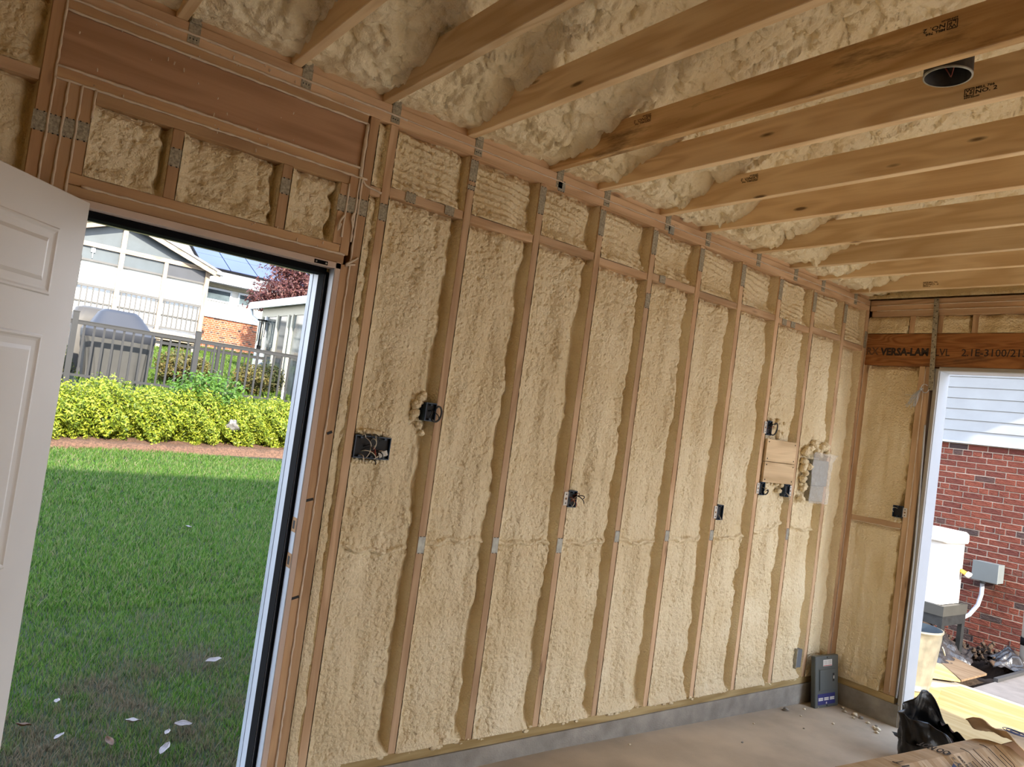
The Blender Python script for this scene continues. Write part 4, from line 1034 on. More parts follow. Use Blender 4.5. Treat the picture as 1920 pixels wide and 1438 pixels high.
Zc = .10 + .05 * fbm(A * 14, B * 14, 3)
grid_obj('bag_contents', A * Sx.x + B * Tx.x, A * Sx.y + B * Tx.y, Zc, DARK, e)
# tail of the bag spread to the right
A, B = np.meshgrid(np.linspace(0, .42, 50), np.linspace(-.10, .14, 26), indexing='ij')
Zc = .20 * np.exp(-A * 5.5) + .05 * fbm(A * 9, B * 12, 6) + .012 * np.sin(B * 60 + A * 18) * (1 - A) + .012
grid_obj('bag_tail', (A + .08) * Sx.x + B * Tx.x, (A + .08) * Sx.y + B * Tx.y, Zc, BAGK, e)

# kraft paper bag with print
e = empty('kraft_paper_bag', (2.4, -1.15, zf(2.4)), label='long creased kraft paper bag with black print lying in the foreground corner', cat='bag')
KA, KB = Vector((1.95, -1.04, -.075)), Vector((2.93, -1.36, .065)); KD = (KB - KA); KL = KD.length; KD.normalize()
KU = Vector((0, 0, 1)); KS = KD.cross(KU).normalized(); KU2 = KS.cross(KD).normalized()   # KS points to the camera side
# cross-section: facets (side, up) measured from the axis; camera side is +KS
sec = [(.15, -.10), (.165, -.02), (.14, .070), (.02, .125), (-.10, .105), (-.15, .0), (-.13, -.10)]
if KS.dot(Vector((-1.7, -2.8, 0)) - KA) < 0: KS = -KS
ns = 40; v = []; f = []
for i in range(ns + 1):
    u = i / ns; R_ = random.Random(i); k = 1 - .22 * max(0, (u - .9) / .1) ** 2
    for j, (a, b_) in enumerate(sec):
        w_ = .006 * math.sin(u * 23 + j * 2.1) + .004 * math.sin(u * 61 + j)
        v.append(KA + KD * (u * KL) + KS * (a * k + w_) + KU2 * (b_ * k + w_ * .7 - .0))
m = len(sec)
for i in range(ns):
    for j in range(m): f.append((i * m + j, i * m + (j + 1) % m, (i + 1) * m + (j + 1) % m, (i + 1) * m + j))
f.append(tuple(range(m))); f.append(tuple(range(ns * m, ns * m + m))[::-1])
LE(MB().add(v, f).build('bag_body', KRAFT), e)
def kpt(u, w_, off=.004):
    """u along the bag, w_ distance up around the camera side starting at facet 1"""
    segs = [(1, 2), (2, 3), (3, 4)]; d = w_
    for a, b_ in segs:
        p, q = Vector(sec[a]), Vector(sec[b_]); L_ = (q - p).length
        if d <= L_ or (a, b_) == segs[-1]:
            r_ = p + (q - p) * (d / L_); nrm = Vector((q - p)).orthogonal(); nrm = Vector((q.y - p.y, -(q.x - p.x))).normalized()
            if nrm.dot(p) < 0: nrm = -nrm
            uu = u / KL; j = a; w2_ = .006 * math.sin(uu * 23 + j * 2.1) + .004 * math.sin(uu * 61 + j); off2 = off + abs(w2_) * 1.0
            return KA + KD * u + KS * (r_.x + nrm.x * off2) + KU2 * (r_.y + nrm.y * off2)
        d -= L_
def ktext(s_, size, u0, w0, mat, bold=0.0, sx=1.0):
    # letters run up around the bag; letter tops point back along the bag
    o = text_obj('print', s_, size, (0, 0, 0), (1, 0, 0), (0, 1, 0), mat, None, bold=bold, sx=sx, warp=lambda x, y: kpt(u0 - y, w0 + x))
    return LE(o, e)
BLU = plain('dark_blue_print', (.05, .06, .13), .7)
ktext('GRANIT', .075, .33, -.02, INK, .0, 1.05)
ktext('PRODUCTS', .020, .40, .03, INK, .0005, 1.3)
ktext('KEEP DRY - DO NOT', .050, .62, -.02, INK, .002, .9)
ktext('USE PRODUCT IN ONE', .020, .655, .0, INK, .0006, 1.0); ktext('NUMBER OF BAGS', .020, .682, .0, INK, .0006, 1.0)
ktext('▲', .06, .575, .115, BLU)
R = random.Random(8)
for i in range(9):
    L_ = R.uniform(.14, .26); u = .98 + .0 + i * .0; u = .70 + i * .022 + (.03 if i > 5 else 0)
    mb = MB(); mb.tube([kpt(min(u, KL - .02), t, .0045) for t in np.linspace(.01, L_, 12)], .0017, 4); LE(mb.build('print_line', INK), e)
LE(MB().bar(kpt(.22, .12, .006), kpt(.26, .06, .006), .05, .002, up=KS).build('tape_patch', KTAPE), e)
# torn folded end flap
X, Y = np.meshgrid(np.linspace(0, .36, 26), np.linspace(-.15, .15, 22), indexing='ij')
org = KB - KD * .10
Zf = .155 - .28 * X ** 1.3 + .035 * (fbm(X * 12, Y * 12, 3) - .5) - .9 * np.clip(np.abs(Y) - .08, 0, 1) ** 1.2 + .05 * np.exp(-((X - .0) / .05) ** 2)
PX = org.x + KD.x * X + KS.x * (Y - .03); PY = org.y + KD.y * X + KS.y * (Y - .03); PZ_ = org.z + KD.z * X + Zf
o = LE(grid_obj('bag_flap', PX, PY, PZ_, KRAFT), e); sd = o.modifiers.new('s', 'SOLIDIFY'); sd.thickness = .004
pts = [(org + KD * (.17 + .045 * math.cos(a)) + KS * (.0 + .055 * math.sin(a))) for a in np.linspace(0, 2 * math.pi, 25)]
mb = MB()
for sc_ in (1, .72, .4):
    pp = []
    for a in np.linspace(0, 2 * math.pi, 25):
        x_ = .18 + .05 * sc_ * math.cos(a); y_ = .0 + .06 * sc_ * math.sin(a); z_ = .155 - .28 * x_ ** 1.3 + .016
        p = org + KD * x_ + KS * (y_ - .03) + Vector((0, 0, z_)); pp.append(p)
    mb.tube(pp, .0022, 4, cap=False)
LE(mb.build('round_print', BLU), e)
e = empty('cardboard_piece', (3.15, -1.42, zf(3.2)), label='folded brown cardboard behind the torn end of the kraft bag', cat='cardboard')
pl_ = [(-.20, -.02), (-.20, .24), (-.02, .315), (.02, .31), (.22, .05), (.24, -.02)]
v = [(3.18 + a * Sx.x + .0, -1.40 + a * Sx.y, zf(3.2) + .05 + b_) for a, b_ in pl_]; v2 = [(p[0] + Tx.x * .006, p[1] + Tx.y * .006, p[2]) for p in v]; n = len(pl_)
LE(MB().add(v + v2, [tuple(range(n)), tuple(range(n, 2 * n))[::-1]] + [(i, (i + 1) % n, (i + 1) % n + n, i + n) for i in range(n)]).build('cardboard_flap', KRAFTD), e)

# foam scraps on the slab
R = random.Random(21)
FS = plain('pale_foam_scrap', (.74, .66, .50), .7, var=.1)
spots = [(2.977, -.06, .018, 'largest white foam scrap on the slab before the concrete curb'), (3.30, -.10, .010, None), (3.45, -.22, .012, None), (3.47, -.28, .018, None), (3.46, -.33, .014, None), (3.40, -.31, .010, None), (3.42, -.40, .012, None), (3.38, -.46, .012, None), (3.43, -.45, .009, None), (3.36, -.49, .018, None), (3.30, -.515, .012, None), (3.0, -.16, .006, None), (2.80, -.30, .006, None), (3.12, -.32, .008, None), (1.42, -.10, .006, None), (2.5, -.14, .006, None), (2.15, -.30, .006, None), (3.52, -.17, .012, None), (3.16, -.09, .008, None)]
for i, (x, y, r, lab) in enumerate(spots):
    o = MB().blob((0, 0, 0), r, i, n=6, amp=.35, sc=(1.2, 1, .6)).build('foam_scrap', FS if i % 4 else CONC)
    o.location = (x, y, zf(x) + r * .5); tag(o, lab or 'small foam or debris crumb scattered on the garage slab', 'debris', None if lab else 'crumbs on the slab')

# ------------------------------------------------------------------ back yard seen through the left door
def lz(y): return -.32 + .085 * y
X, Y = np.meshgrid(np.linspace(-9, 12, 130), np.concatenate([np.linspace(.17, 9.9, 120), np.linspace(10.3, 45, 90)]), indexing='ij')
Z = np.where(Y < 10.1, -.32 + .085 * Y, 1.0 + .112 * (np.minimum(Y, 24) - 10.3)) + .03 * (fbm(X * 1.5, Y * 1.5, 3) - .5)
Z = Z - .6 * ((X > 3.72) & (Y < 3.6))
SOILG = plain('turf_base', (0.013, 0.021, 0.005), .95, var=.4, scale=6)
o = grid_obj('lawn_base', X, Y, Z, SOILG); tag(o, kind='structure')
def blades(name, n, xy, hgt, wid, mat, seed, zfn, lean=.5, parent=None):
    r = np.random.default_rng(seed); x, y = xy(r, n); n = len(x)
    h = hgt * r.uniform(.5, 1.25, n); a = r.uniform(0, 2 * np.pi, n); w = wid * r.uniform(.7, 1.3, n); b = r.uniform(0, 2 * np.pi, n); l = lean * h * r.uniform(.3, 1.6, n)
    z = zfn(x, y); dx, dy = np.cos(a) * w / 2, np.sin(a) * w / 2; lx, ly = np.cos(b) * l, np.sin(b) * l
    V = np.stack([np.stack([x - dx, y - dy, z], -1), np.stack([x + dx, y + dy, z], -1), np.stack([x + dx * .7 + lx * .4, y + dy * .7 + ly * .4, z + h * .6], -1), np.stack([x - dx * .7 + lx * .4, y - dy * .7 + ly * .4, z + h * .6], -1), np.stack([x + lx, y + ly, z + h], -1)], 1).reshape(-1, 3)
    base = np.arange(n) * 5
    Fq = np.concatenate([np.stack([base, base + 1, base + 2], -1), np.stack([base, base + 2, base + 3], -1), np.stack([base + 3, base + 2, base + 4], -1)])
    me = np_mesh(name, V, Fq); me.materials.append(mat)
    return link(bpy.data.objects.new(name, me), parent)
def wedge(y0, y1, m=.5):
    def fn(r, n):
        y = y0 + (y1 - y0) * r.random(n)
        xa = -1.35 + (y - .3) * .06; xb = -.35 + (y - .3) * .42
        return xa - m + (xb - xa + 2 * m) * r.random(n), y
    return fn
zl = lambda x, y: -.325 + .085 * y + .03 * (fbm(x * 1.5, y * 1.5, 3) - .5)
GRASS = leafmat('lawn_grass', [(0.022, 0.065, 0.008), (0.048, 0.125, 0.014), (0.085, 0.180, 0.022), (0.12, 0.19, 0.04), (0.20, 0.18, 0.10)], .45, dry=(0.15, 0.12, 0.08))
for nm, n, a, b_, hh_, ww in (('near_grass', 62000, .22, 2.6, .045, .0042), ('middle_grass', 62000, 2.6, 5.2, .05, .0065), ('far_grass', 52000, 5.2, 8.15, .055, .010)):
    o = blades(nm, n, wedge(a, b_), hh_, ww, GRASS, n + int(a * 10), zl); tag(o, kind='stuff', label='short green lawn grass with dry patches near the door')
GR2 = leafmat('upper_lawn_grass', [(0.050, 0.100, 0.010), (0.080, 0.140, 0.015), (0.110, 0.165, 0.025)], .3)
o = blades('upper_lawn_grass', 50000, lambda r, n: (r.uniform(.0, 7.5, n), r.uniform(11.3, 22.6, n)), .07, .022, GR2, 5, lambda x, y: 1.0 + .112 * (y - 10.3)); tag(o, kind='stuff')
# mulch bed
X, Y = np.meshgrid(np.linspace(-2.2, 4.2, 150), np.linspace(0, 2.1, 50), indexing='ij')
yb = 7.95 + .19 * X + .05 * (fbm(X * 2, X * 0, 4) - .5) 
Z = lz(yb + Y) + .05 + .05 * fbm(X * 9, Y * 9, 6) + .03 * fbm(X * 30, Y * 30, 7) - .12 * np.clip(1 - Y / .12, 0, 1)
o = grid_obj('mulch_bed', X, yb + Y, Z, plain('brown_mulch', (0.099, 0.050, 0.029), .95, var=.5, scale=40, bump=1.0, bscale=80)); tag(o, kind='structure')

# leaves as folded rhombi
def leaves(name, C, R_, n, size, mat, seed, parent=None, surf=.75, up=.35, bumpy=.18, zmin=None, inner=None):
    r = np.random.default_rng(seed)
    d = r.normal(size=(n, 3)); d /= np.linalg.norm(d, axis=1)[:, None]
    th = np.arctan2(d[:, 1], d[:, 0]); ph = d[:, 2]
    rad = (surf + (1 - surf) * r.random(n)) * (1 + bumpy * (np.sin(th * 4 + seed) * np.cos(ph * 5 + seed * 2) + .7 * np.sin(th * 9 + ph * 7 + seed)))
    p = np.array(C) + d * rad[:, None] * np.array(R_)
    if zmin is not None:
        k = p[:, 2] > zmin; p = p[k]; d = d[k]; n = len(p)
    nn = d * .6 + r.normal(size=(n, 3)) * .6 + np.array([0, 0, up]); nn /= np.linalg.norm(nn, axis=1)[:, None]
    t = np.cross(nn, r.normal(size=(n, 3))); t /= np.linalg.norm(t, axis=1)[:, None]; b = np.cross(nn, t)
    s = size * r.uniform(.6, 1.3, n)[:, None]
    V = np.stack([p - t * s, p + b * s * .42 + nn * s * .12, p + t * s, p - b * s * .42 + nn * s * .12], 1).reshape(-1, 3)
    i = np.arange(n) * 4
    me = np_mesh(name, V, np.stack([i, i + 1, i + 2, i + 3], -1)); me.materials.append(mat)
    return link(bpy.data.objects.new(name, me), parent)
HEDGE = leafmat('hedge_leaves', [(.055, .09, .010), (.16, .22, .018), (.29, .34, .03), (.38, .39, .05)], .4)
TWIG = plain('twig_bark', (.16, .10, .06), .9)
DKL = plain('dark_inner_foliage', (.02, .03, .008), .95)
R = random.Random(2)
def shrub(nm, x, y, rx_, ry_, rz_, n, size, mat, seed, label, group=None, core=True, zb_=None):
    z0 = lz(y) if zb_ is None else zb_
    e = empty(nm, (x, y, z0), label=label, cat='shrub', group=group)
    o = leaves('foliage', (0, 0, rz_ * .92), (rx_, ry_, rz_), n, size, mat, seed, e, surf=.78, zmin=.03); tag(o, kind='stuff')
    o = leaves('inner_foliage', (0, 0, rz_ * .85), (rx_ * .82, ry_ * .82, rz_ * .8), n // 3, size * 1.3, mat, seed + 50, e, surf=.6, zmin=.02); tag(o, kind='stuff')
    for k in range(5):
        a = k * 1.3 + seed; MB().tube([(math.cos(a) * .04, math.sin(a) * .04, -.05), (math.cos(a) * rx_ * .4, math.sin(a) * ry_ * .4, rz_ * .9), (math.cos(a) * rx_ * .6, math.sin(a) * ry_ * .6, rz_ * 1.5)], [.012, .008, .004], 5).build('stem', TWIG, e)
    return e
hx = [-1.25, -.62, .02, .66, 1.28, 1.93, 2.60, 3.25, 3.95]
hl = ['clipped yellow-green shrub, leftmost of the hedge, mostly behind the white door', 'yellow-green shrub second from the door in the hedge', 'yellow-green hedge shrub below the left fence post', 'yellow-green hedge shrub in front of the covered grill', 'yellow-green hedge shrub right of the covered grill', 'yellow-green hedge shrub below the middle fence post', 'yellow-green hedge shrub below the right fence section', 'yellow-green hedge shrub right before the outer door casing', 'yellow-green hedge shrub hidden behind the right door jamb']
for i, x in enumerate(hx):
    shrub('hedge_shrub', x, 8.62 + .19 * x + R.uniform(-.05, .05), .46, .52, .43 + R.uniform(-.03, .03), 9000, .026, HEDGE, 30 + i, hl[i], 'hedge along the lawn')
GRN = leafmat('bright_weed_leaves', [(0.050, 0.125, 0.015), (0.080, 0.170, 0.025), (0.110, 0.200, 0.035)], .35)
shrub('leafy_weed', 1.42, 8.95, .55, .25, .30, 1300, .035, GRN, 71, 'looser bright green weed growing out of the hedge top', zb_=lz(8.9) + .55)
e = empty('rock', (1.75, 8.55, lz(8.5) + .42), label='pale grey rock or dead patch showing through the hedge', cat='rock')
MB().blob((0, 0, .0), .085, 4, amp=.3, sc=(1.1, .8, .9)).build('rock_body', plain('grey_rock', (0.140, 0.132, 0.132), .9, var=.4, scale=25, bump=.8), e)

# terrace edge and fence
o = box('retaining_edge', -6, 9, 10.12, 10.34, .5, 1.02, plain('beige_block', (0.210, 0.180, 0.135), .9, var=.2)); tag(o, kind='structure')
FEN = plain('grey_powder_coat', (.026, .026, .027), .55, var=.05, spec=.2)
px = [-2.13, -.24, 1.63, 3.60, 5.5]; FY = 10.8
def fence(posts, fy, zt, zbm, label, thin=1.0):
    e = empty('metal_fence', (posts[0], fy, zbm - .15), label=label, cat='fence')
    for x in posts:
        LE(MB().box(x - .042 * thin, x + .042 * thin, fy - .042, fy + .042, zbm - .2, zt + .135).box(x - .047 * thin, x + .047 * thin, fy - .047, fy + .047, zt + .135, zt + .15).build('post', FEN), e)
    for a, b_ in zip(posts[:-1], posts[1:]):
        LE(MB().box(a + .042, b_ - .042, fy - .022, fy + .022, zt - .055, zt).box(a + .042, b_ - .042, fy - .03, fy + .03, zt, zt + .012).build('top_rail', FEN), e)
        LE(box('bottom_rail', a + .042, b_ - .042, fy - .02, fy + .02, zbm - .02, zbm + .02, FEN), e)
        n = max(2, round((b_ - a) / .146))
        for i in range(1, n): x = a + (b_ - a) * i / n; LE(box('picket', x - .016 * thin, x + .016 * thin, fy - .012, fy + .012, zbm, zt - .055, FEN), e)
    return e
fence(px, FY, 2.10, 1.235, 'grey metal picket fence right behind the yellow-green hedge')
fence([1.55, 3.05, 4.55], 14.6, 2.10, 1.5, 'second grey picket fence farther back across the upper lawn', .8)

# covered grill and covered chair behind the fence
COVB = plain('slate_grill_cover', (0.016, 0.018, 0.026), .6, var=.08, scale=4); COVD = plain('dark_cover_band', (0.013, 0.015, 0.022), .5); COVG = plain('grey_cover_skirt', (0.029, 0.028, 0.026), .6, var=.1, scale=5)
def loft(levels, n, fold, seed):
    """levels: (z, x0, x1, y0, y1, roundness, fold amplitude)"""
    U = np.linspace(0, 2 * np.pi, n); rows = []
    for z, x0, x1, y0, y1, rd, fa in levels:
        c, s = np.cos(U), np.sin(U); p = rd
        xx = np.sign(c) * np.abs(c) ** p; yy = np.sign(s) * np.abs(s) ** p
        k = 1 + fa * (np.sin(U * 17 + seed + z * 3) + .6 * np.sin(U * 29 + seed * 2 + z * 5))
        rows.append(np.stack([(x0 + x1) / 2 + (x1 - x0) / 2 * xx * k, (y0 + y1) / 2 + (y1 - y0) / 2 * yy * k, np.full(n, z)], -1))
    return np.array(rows)
def loft_obj(name, levels, mat, parent, seed=0, n=121):
    r = loft(levels, n, 0, seed); return LE(grid_obj(name, r[..., 0], r[..., 1], r[..., 2], mat, flip=True), parent)
e = empty('covered_grill', (.55, 11.75, 1.1), label='grill under a slate and grey fabric cover behind the fence', cat='grill')
gy0, gy1 = 11.45, 12.05
loft_obj('hood_cover', [(2.02, -.02, 1.12, gy0 - .02, gy1, .30, 0), (2.10, .02, 1.08, gy0 + .02, gy1, .35, 0), (2.16, .10, 1.02, gy0 + .06, gy1, .4, 0), (2.36, .20, .86, gy0 + .16, gy1 - .05, .45, 0), (2.42, .28, .78, gy0 + .2, gy1 - .12, .5, 0), (2.425, .50, .55, gy0 + .3, gy1 - .25, .6, 0)], COVB, e)
loft_obj('cover_band', [(1.90, -.01, 1.11, gy0, gy1, .30, 0), (1.93, -.015, 1.115, gy0 - .01, gy1, .30, 0), (2.03, -.02, 1.12, gy0 - .02, gy1, .30, 0)], COVD, e)
loft_obj('cover_skirt', [(1.0, .10, 1.04, gy0 + .05, gy1, .36, .030), (1.4, .07, 1.06, gy0 + .04, gy1, .34, .024), (1.75, .03, 1.09, gy0 + .01, gy1, .32, .012), (1.905, -.01, 1.11, gy0, gy1, .30, .002)], COVG, e, 3)
e = empty('covered_chair', (.1, 12.6, 1.1), label='taller grey covered item directly left behind the grill', cat='covered furniture')
loft_obj('chair_cover', [(1.0, -.30, .32, 12.3, 12.9, .4, .03), (1.6, -.24, .32, 12.3, 12.9, .4, .02), (2.2, -.12, .36, 12.35, 12.9, .45, .01), (2.42, -.06, .50, 12.4, 12.85, .5, .005), (2.46, .05, .40, 12.5, 12.8, .6, 0), (2.465, .2, .25, 12.6, 12.7, .6, 0)], plain('taupe_cover', (0.041, 0.036, 0.031), .6), e, 5)
DKS = leafmat('dark_shrub_leaves', [(0.015, 0.025, 0.007), (0.040, 0.050, 0.015), (0.080, 0.070, 0.025)], .3)
GLD = leafmat('bronze_shrub_leaves', [(0.060, 0.050, 0.015), (0.130, 0.095, 0.025), (0.150, 0.130, 0.035), (0.080, 0.100, 0.025)], .3)
zt_ = lambda y: 1.0 + .112 * (y - 10.3)
shrub('dark_shrub', -.55, 11.4, .45, .4, .30, 1800, .035, DKS, 81, 'dark leafy shrub at the left fence post', zb_=zt_(11.4))
for i, (x, y, r, lab) in enumerate(((1.75, 12.6, .36, 'bronze-green shrub behind the fence right of the grill'), (2.2, 12.9, .30, 'second bronze shrub behind the middle fence post'), (3.15, 12.4, .34, 'bronze shrub behind the right fence section'), (3.75, 13.2, .34, 'darker shrub beside the sunroom corner'))):
    shrub('bronze_shrub', x, y, r, r, r * .95, 1700, .035, GLD if i < 3 else DKS, 90 + i, lab, 'shrubs behind the fence', zb_=zt_(y))

# house with screened porch
e = empty('screened_porch', (1.6, 20, 2.1), label='gabled screened porch with weathered timber frame and white panels', cat='porch')
SCR = plain('blue_grey_screen', (0.046, 0.059, 0.068), .35, var=.15, scale=3); SCRD = plain('dark_screen_pane', (0.026, 0.028, 0.035), .35, var=.15, scale=3)
WPN = plain('white_roller_panel', (.82, .83, .82), .6, var=.02); GRL = plain('grey_railing', (0.070, 0.067, 0.065), .6, var=.1)
py = 20.0
for x, zt2, w2_ in ((.52, 4.55, .07), (1.63, 5.30, .06), (2.76, 4.52, .05), (3.90, 4.52, .06)): LE(box('porch_post', x - w2_, x + w2_, py - .06, py + .06, 2.45, zt2, WTH), e)
LE(box('porch_beam', -.9, 3.96, py - .07, py + .05, 4.50, 4.62, WTHX), e)
LE(box('floor_beam', -.9, 4.0, py - .09, py + .05, 2.40, 2.58, WTHX), e)
LE(box('floor_deck', -.9, 4.0, py - .02, 22.9, 2.34, 2.42, WTHX), e)
for x in (-.8, .5, 1.7, 2.9, 3.85): LE(box('footing_post', x - .08, x + .08, py + .05, py + .2, 1.6, 2.4, WTH), e)
def gable(xc, zc, x_, s=.335): return zc - s * abs(x_ - xc)
for sgn in (-1, 1):
    a = (1.62, 5.44); b_ = (1.62 + sgn * 2.55, 5.44 - 2.55 * .37)
    LE(MB().prism([(a[0], a[1] - .16), (b_[0], b_[1] - .16), (b_[0], b_[1]), (a[0], a[1])], 1, py - .34, py - .30).build('rake_board', WTHX), e)
    LE(MB().prism([(a[0], a[1] - .01), (b_[0], b_[1] - .01), (b_[0], b_[1] + .06), (a[0], a[1] + .06)], 1, py - .38, 24.5).build('porch_roof', plain('grey_shingles', (0.153, 0.149, 0.144), .9, var=.25, scale=14, bump=.6, bscale=30) if sgn < 0 else bpy.data.materials['grey_shingles']), e)
LE(MB().tube([(4.05, py - .4, 4.50), (4.22, py - .4, 4.47)], .06, 8).build('gutter_end', TRIMW), e)
xs_ = [-.9, .45, 1.57, 1.69, 2.71, 2.81, 3.84]
for (x0, x1) in ((-.9, .46), (.58, 1.57), (1.69, 3.84)):
    zz = [(x0, 4.62), (x1, 4.62)]
    top_ = [(x1, 5.28 - .37 * abs(x1 - 1.62)), (x0, 5.28 - .37 * abs(x0 - 1.62))]
    top_ = [(x, max(4.625, z)) for x, z in top_]
    LE(MB().prism(zz + top_, 1, py + .02, py + .03).build('gable_screen', SCR), e)
for (x0, x1, m_) in ((-.9, .46, SCR), (.58, 1.57, SCR), (1.69, 2.71, SCR), (2.81, 3.84, SCRD)):
    LE(box('upper_screen', x0, x1, py + .02, py + .03, 4.17, 4.50, m_), e)
    LE(box('screen_rail', x0, x1, py - .0, py + .04, 4.12, 4.17, GRL), e)
    LE(box('white_panel', x0, x1, py + .10, py + .12, 2.58, 4.12, WPN), e)
    LE(box('lower_screen', x0, x1, py + .06, py + .075, 2.60, 2.98, SCR if x0 < 0 else plain('pale_screen', (.45, .5, .54), .5) if x0 < 2 else SCR) if False else box('lower_rail_band', x0, x1, py + .05, py + .07, 3.02, 3.06, GRL), e)
    LE(box('hand_rail', x0, x1, py - .05, py + .0, 3.43, 3.50, GRL), e); LE(box('foot_rail', x0, x1, py - .04, py, 2.66, 2.71, GRL), e)
    n = max(3, round((x1 - x0) / .135))
    for i in range(n): x = x0 + (i + .5) * (x1 - x0) / n; LE(box('baluster', x - .018, x + .018, py - .04, py - .005, 2.71, 3.43, GRL), e)
e = empty('porch_lantern', (.93, 20.3, 4.25), label='white hanging lantern behind the left porch screen', cat='lamp')
LE(MB().tube([(.93, py - .01, 4.6), (.93, py - .01, 4.45)], .012, 6).box(.88, .98, py - .03, py + .01, 4.36, 4.47).tube([(.93, py - .01, 4.36), (.93, py - .01, 4.2)], .012, 6).build('lantern_body', TRIMW), e)

e = empty('brick_house', (6, 23, 2.3), label='low house with orange brick base, white upper wall and solar roof behind the porch', cat='house')
BRK2 = brickmat('orange_brick', (0.260, 0.065, 0.028), (0.340, 0.110, 0.045)); MORT2 = plain('pale_mortar', (.46, .36, .28), .9)
LE(box('brick_base', 4.0, 12, 23.02, 23.2, 1.8, 3.50, MORT2), e)
mb = MB(); R = random.Random(3)
for row in range(26):
    z = 1.83 + row * .0645; hr = row % 3 == 2; w_ = .105 if hr else .21; x = 4.0 + (.05 if row % 2 else 0)
    while x < 8.2: mb.box(x, x + w_ - .014, 23.0 + R.uniform(-.003, .003), 23.03, z, z + .046); x += w_
LE(tag(mb.build('bricks', BRK2), kind='stuff'), e)
WW = plain('white_house_wall', (0.640, 0.640, 0.624), .7, var=.02)
LE(box('upper_wall', -3, 12, 22.98, 23.2, 3.50, 4.62, WW), e); LE(box('porch_back_wall', -3, 4.2, 22.96, 23.0, 1.8, 4.6, WW), e)
LE(box('sill_board', 4.2, 12, 22.93, 22.98, 3.44, 3.52, TRIMW), e)
GLS = plain('window_glass', (0.064, 0.084, 0.096), .08, var=.5, scale=3)
for x0, x1 in ((4.66, 5.44), (5.76, 6.55), (7.2, 8.0)):
    LE(MB().box(x0 - .05, x1 + .05, 22.93, 22.98, 4.36, 4.42).box(x0 - .05, x1 + .05, 22.93, 22.98, 3.99, 4.04).box(x0 - .05, x0, 22.93, 22.98, 4.04, 4.36).box(x1, x1 + .05, 22.93, 22.98, 4.04, 4.36).build('window_frame', TRIMW), e)
    LE(box('window_pane', x0, x1, 22.95, 22.975, 4.04, 4.36, GLS), e); LE(box('lower_panel', x0, x1, 22.96, 22.99, 3.62, 3.96, plain('cream_panel', (0.396, 0.384, 0.336), .6)), e)
LE(box('frieze', -3, 12, 22.9, 23.0, 4.44, 4.56, plain('cream_frieze', (0.260, 0.235, 0.165), .7)), e)
LE(box('eave_fascia', -4, 12.5, 22.28, 22.36, 4.54, 4.70, TRIMW), e)
SH = bpy.data.materials['grey_shingles']
def rz_(y): return 4.70 + .45 * (y - 22.4)
LE(MB().prism([(22.3, rz_(22.3) - .06), (22.3, rz_(22.3)), (30, rz_(30)), (30, rz_(30) - .06)], 0, -4.2, 12.6).build('shingle_roof', SH), e)
mb = MB()
for i in range(26):
    y = 22.3 + i * .24; mb.prism([(y, rz_(y)), (y + .25, rz_(y + .25) + .001), (y, rz_(y) + .016)], 0, -4.2, 12.6)
LE(mb.build('shingle_courses', SH), e)
SOL = plain('solar_cell_blue', (.02, .035, .10), .38, var=.3, scale=.8, spec=.3)
for r_ in range(3):
    for c_ in range(5):
        x0 = 4.47 + c_ * .93; y0 = 23.12 - .0 + r_ * 1.22 ; 
        if x0 > 8.5: continue
        v = []
        for (x, y) in ((x0, y0), (x0 + .90, y0), (x0 + .90, y0 + 1.19), (x0, y0 + 1.19)): v.append((x, y, rz_(y) + .10))
        v2 = [(p[0], p[1], p[2] - .04) for p in v]
        pn = LE(MB().add(v + v2, [(0, 1, 2, 3), (7, 6, 5, 4), (0, 4, 5, 1), (1, 5, 6, 2), (2, 6, 7, 3), (3, 7, 4, 0)]).build('solar_panel', SOL), e)
LE(MB().bar((4.42, 23.08, rz_(23.08) + .05), (9.1, 23.08, rz_(23.08) + .05), .04, .09).build('panel_rail', BLACK), e)
LE(MB().bar((4.44, 23.08, rz_(23.08) + .08), (4.44, 26.8, rz_(26.8) + .08), .04, .09).build('panel_rail', BLACK), e)

# sunroom to the right
e = empty('sunroom', (4.15, 13.5, 1.2), label='cream framed sunroom with sliding glass and white gutter right of the brick wall', cat='sunroom')
CRM = plain('cream_frame', (0.330, 0.320, 0.260), .5, var=.03); GL2 = plain('sunroom_glass', (0.080, 0.092, 0.088), .06, var=.6, scale=2.5); DG = plain('dark_doorway_glass', (.045, .05, .05), .08, var=.3, scale=3)
sx = 4.12
LE(MB().box(3.93, 3.99, 9.6, 15.85, 3.27, 3.40).box(3.95, 8, 9.6, 15.85, 3.36, 3.44).build('gutter_roof', TRIMW), e)
LE(box('frieze_panel', sx, 8, 9.8, 15.3, 3.08, 3.30, CRM), e); LE(box('base_panel', sx, 8, 9.8, 15.3, .9, 1.26, CRM), e)
LE(box('side_wall', sx + .05, 8, 15.2, 15.3, 1.0, 3.1, CRM), e)
ypos = [15.22, 14.95, 14.15, 13.45, 13.2, 12.45, 11.7, 10.9, 10.0]
for y in ypos: LE(box('mullion', sx - .02, sx + .06, y - .05, y + .05, 1.2, 3.1, CRM if y != 14.95 else TRIMW), e)
for i, (a, b_) in enumerate(zip(ypos[:-1], ypos[1:])): LE(box('glass_pane', sx + .02, sx + .03, b_ + .05, a - .05, 1.26, 3.08, DG if i in (2, 5) else GL2), e)
LE(MB().tube([(3.98, 15.75, 3.28), (4.0, 15.7, 3.10), (4.12, 15.5, 2.98), (4.14, 15.35, 2.9), (4.10, 15.33, 1.2)], .05, 10).build('drain_pipe', TRIMW), e)
LE(MB().tube([(3.72, 12.0, 1.0), (3.72, 12.0, 1.42)], .045, 10).build('vent_pipe', TRIMW), e)
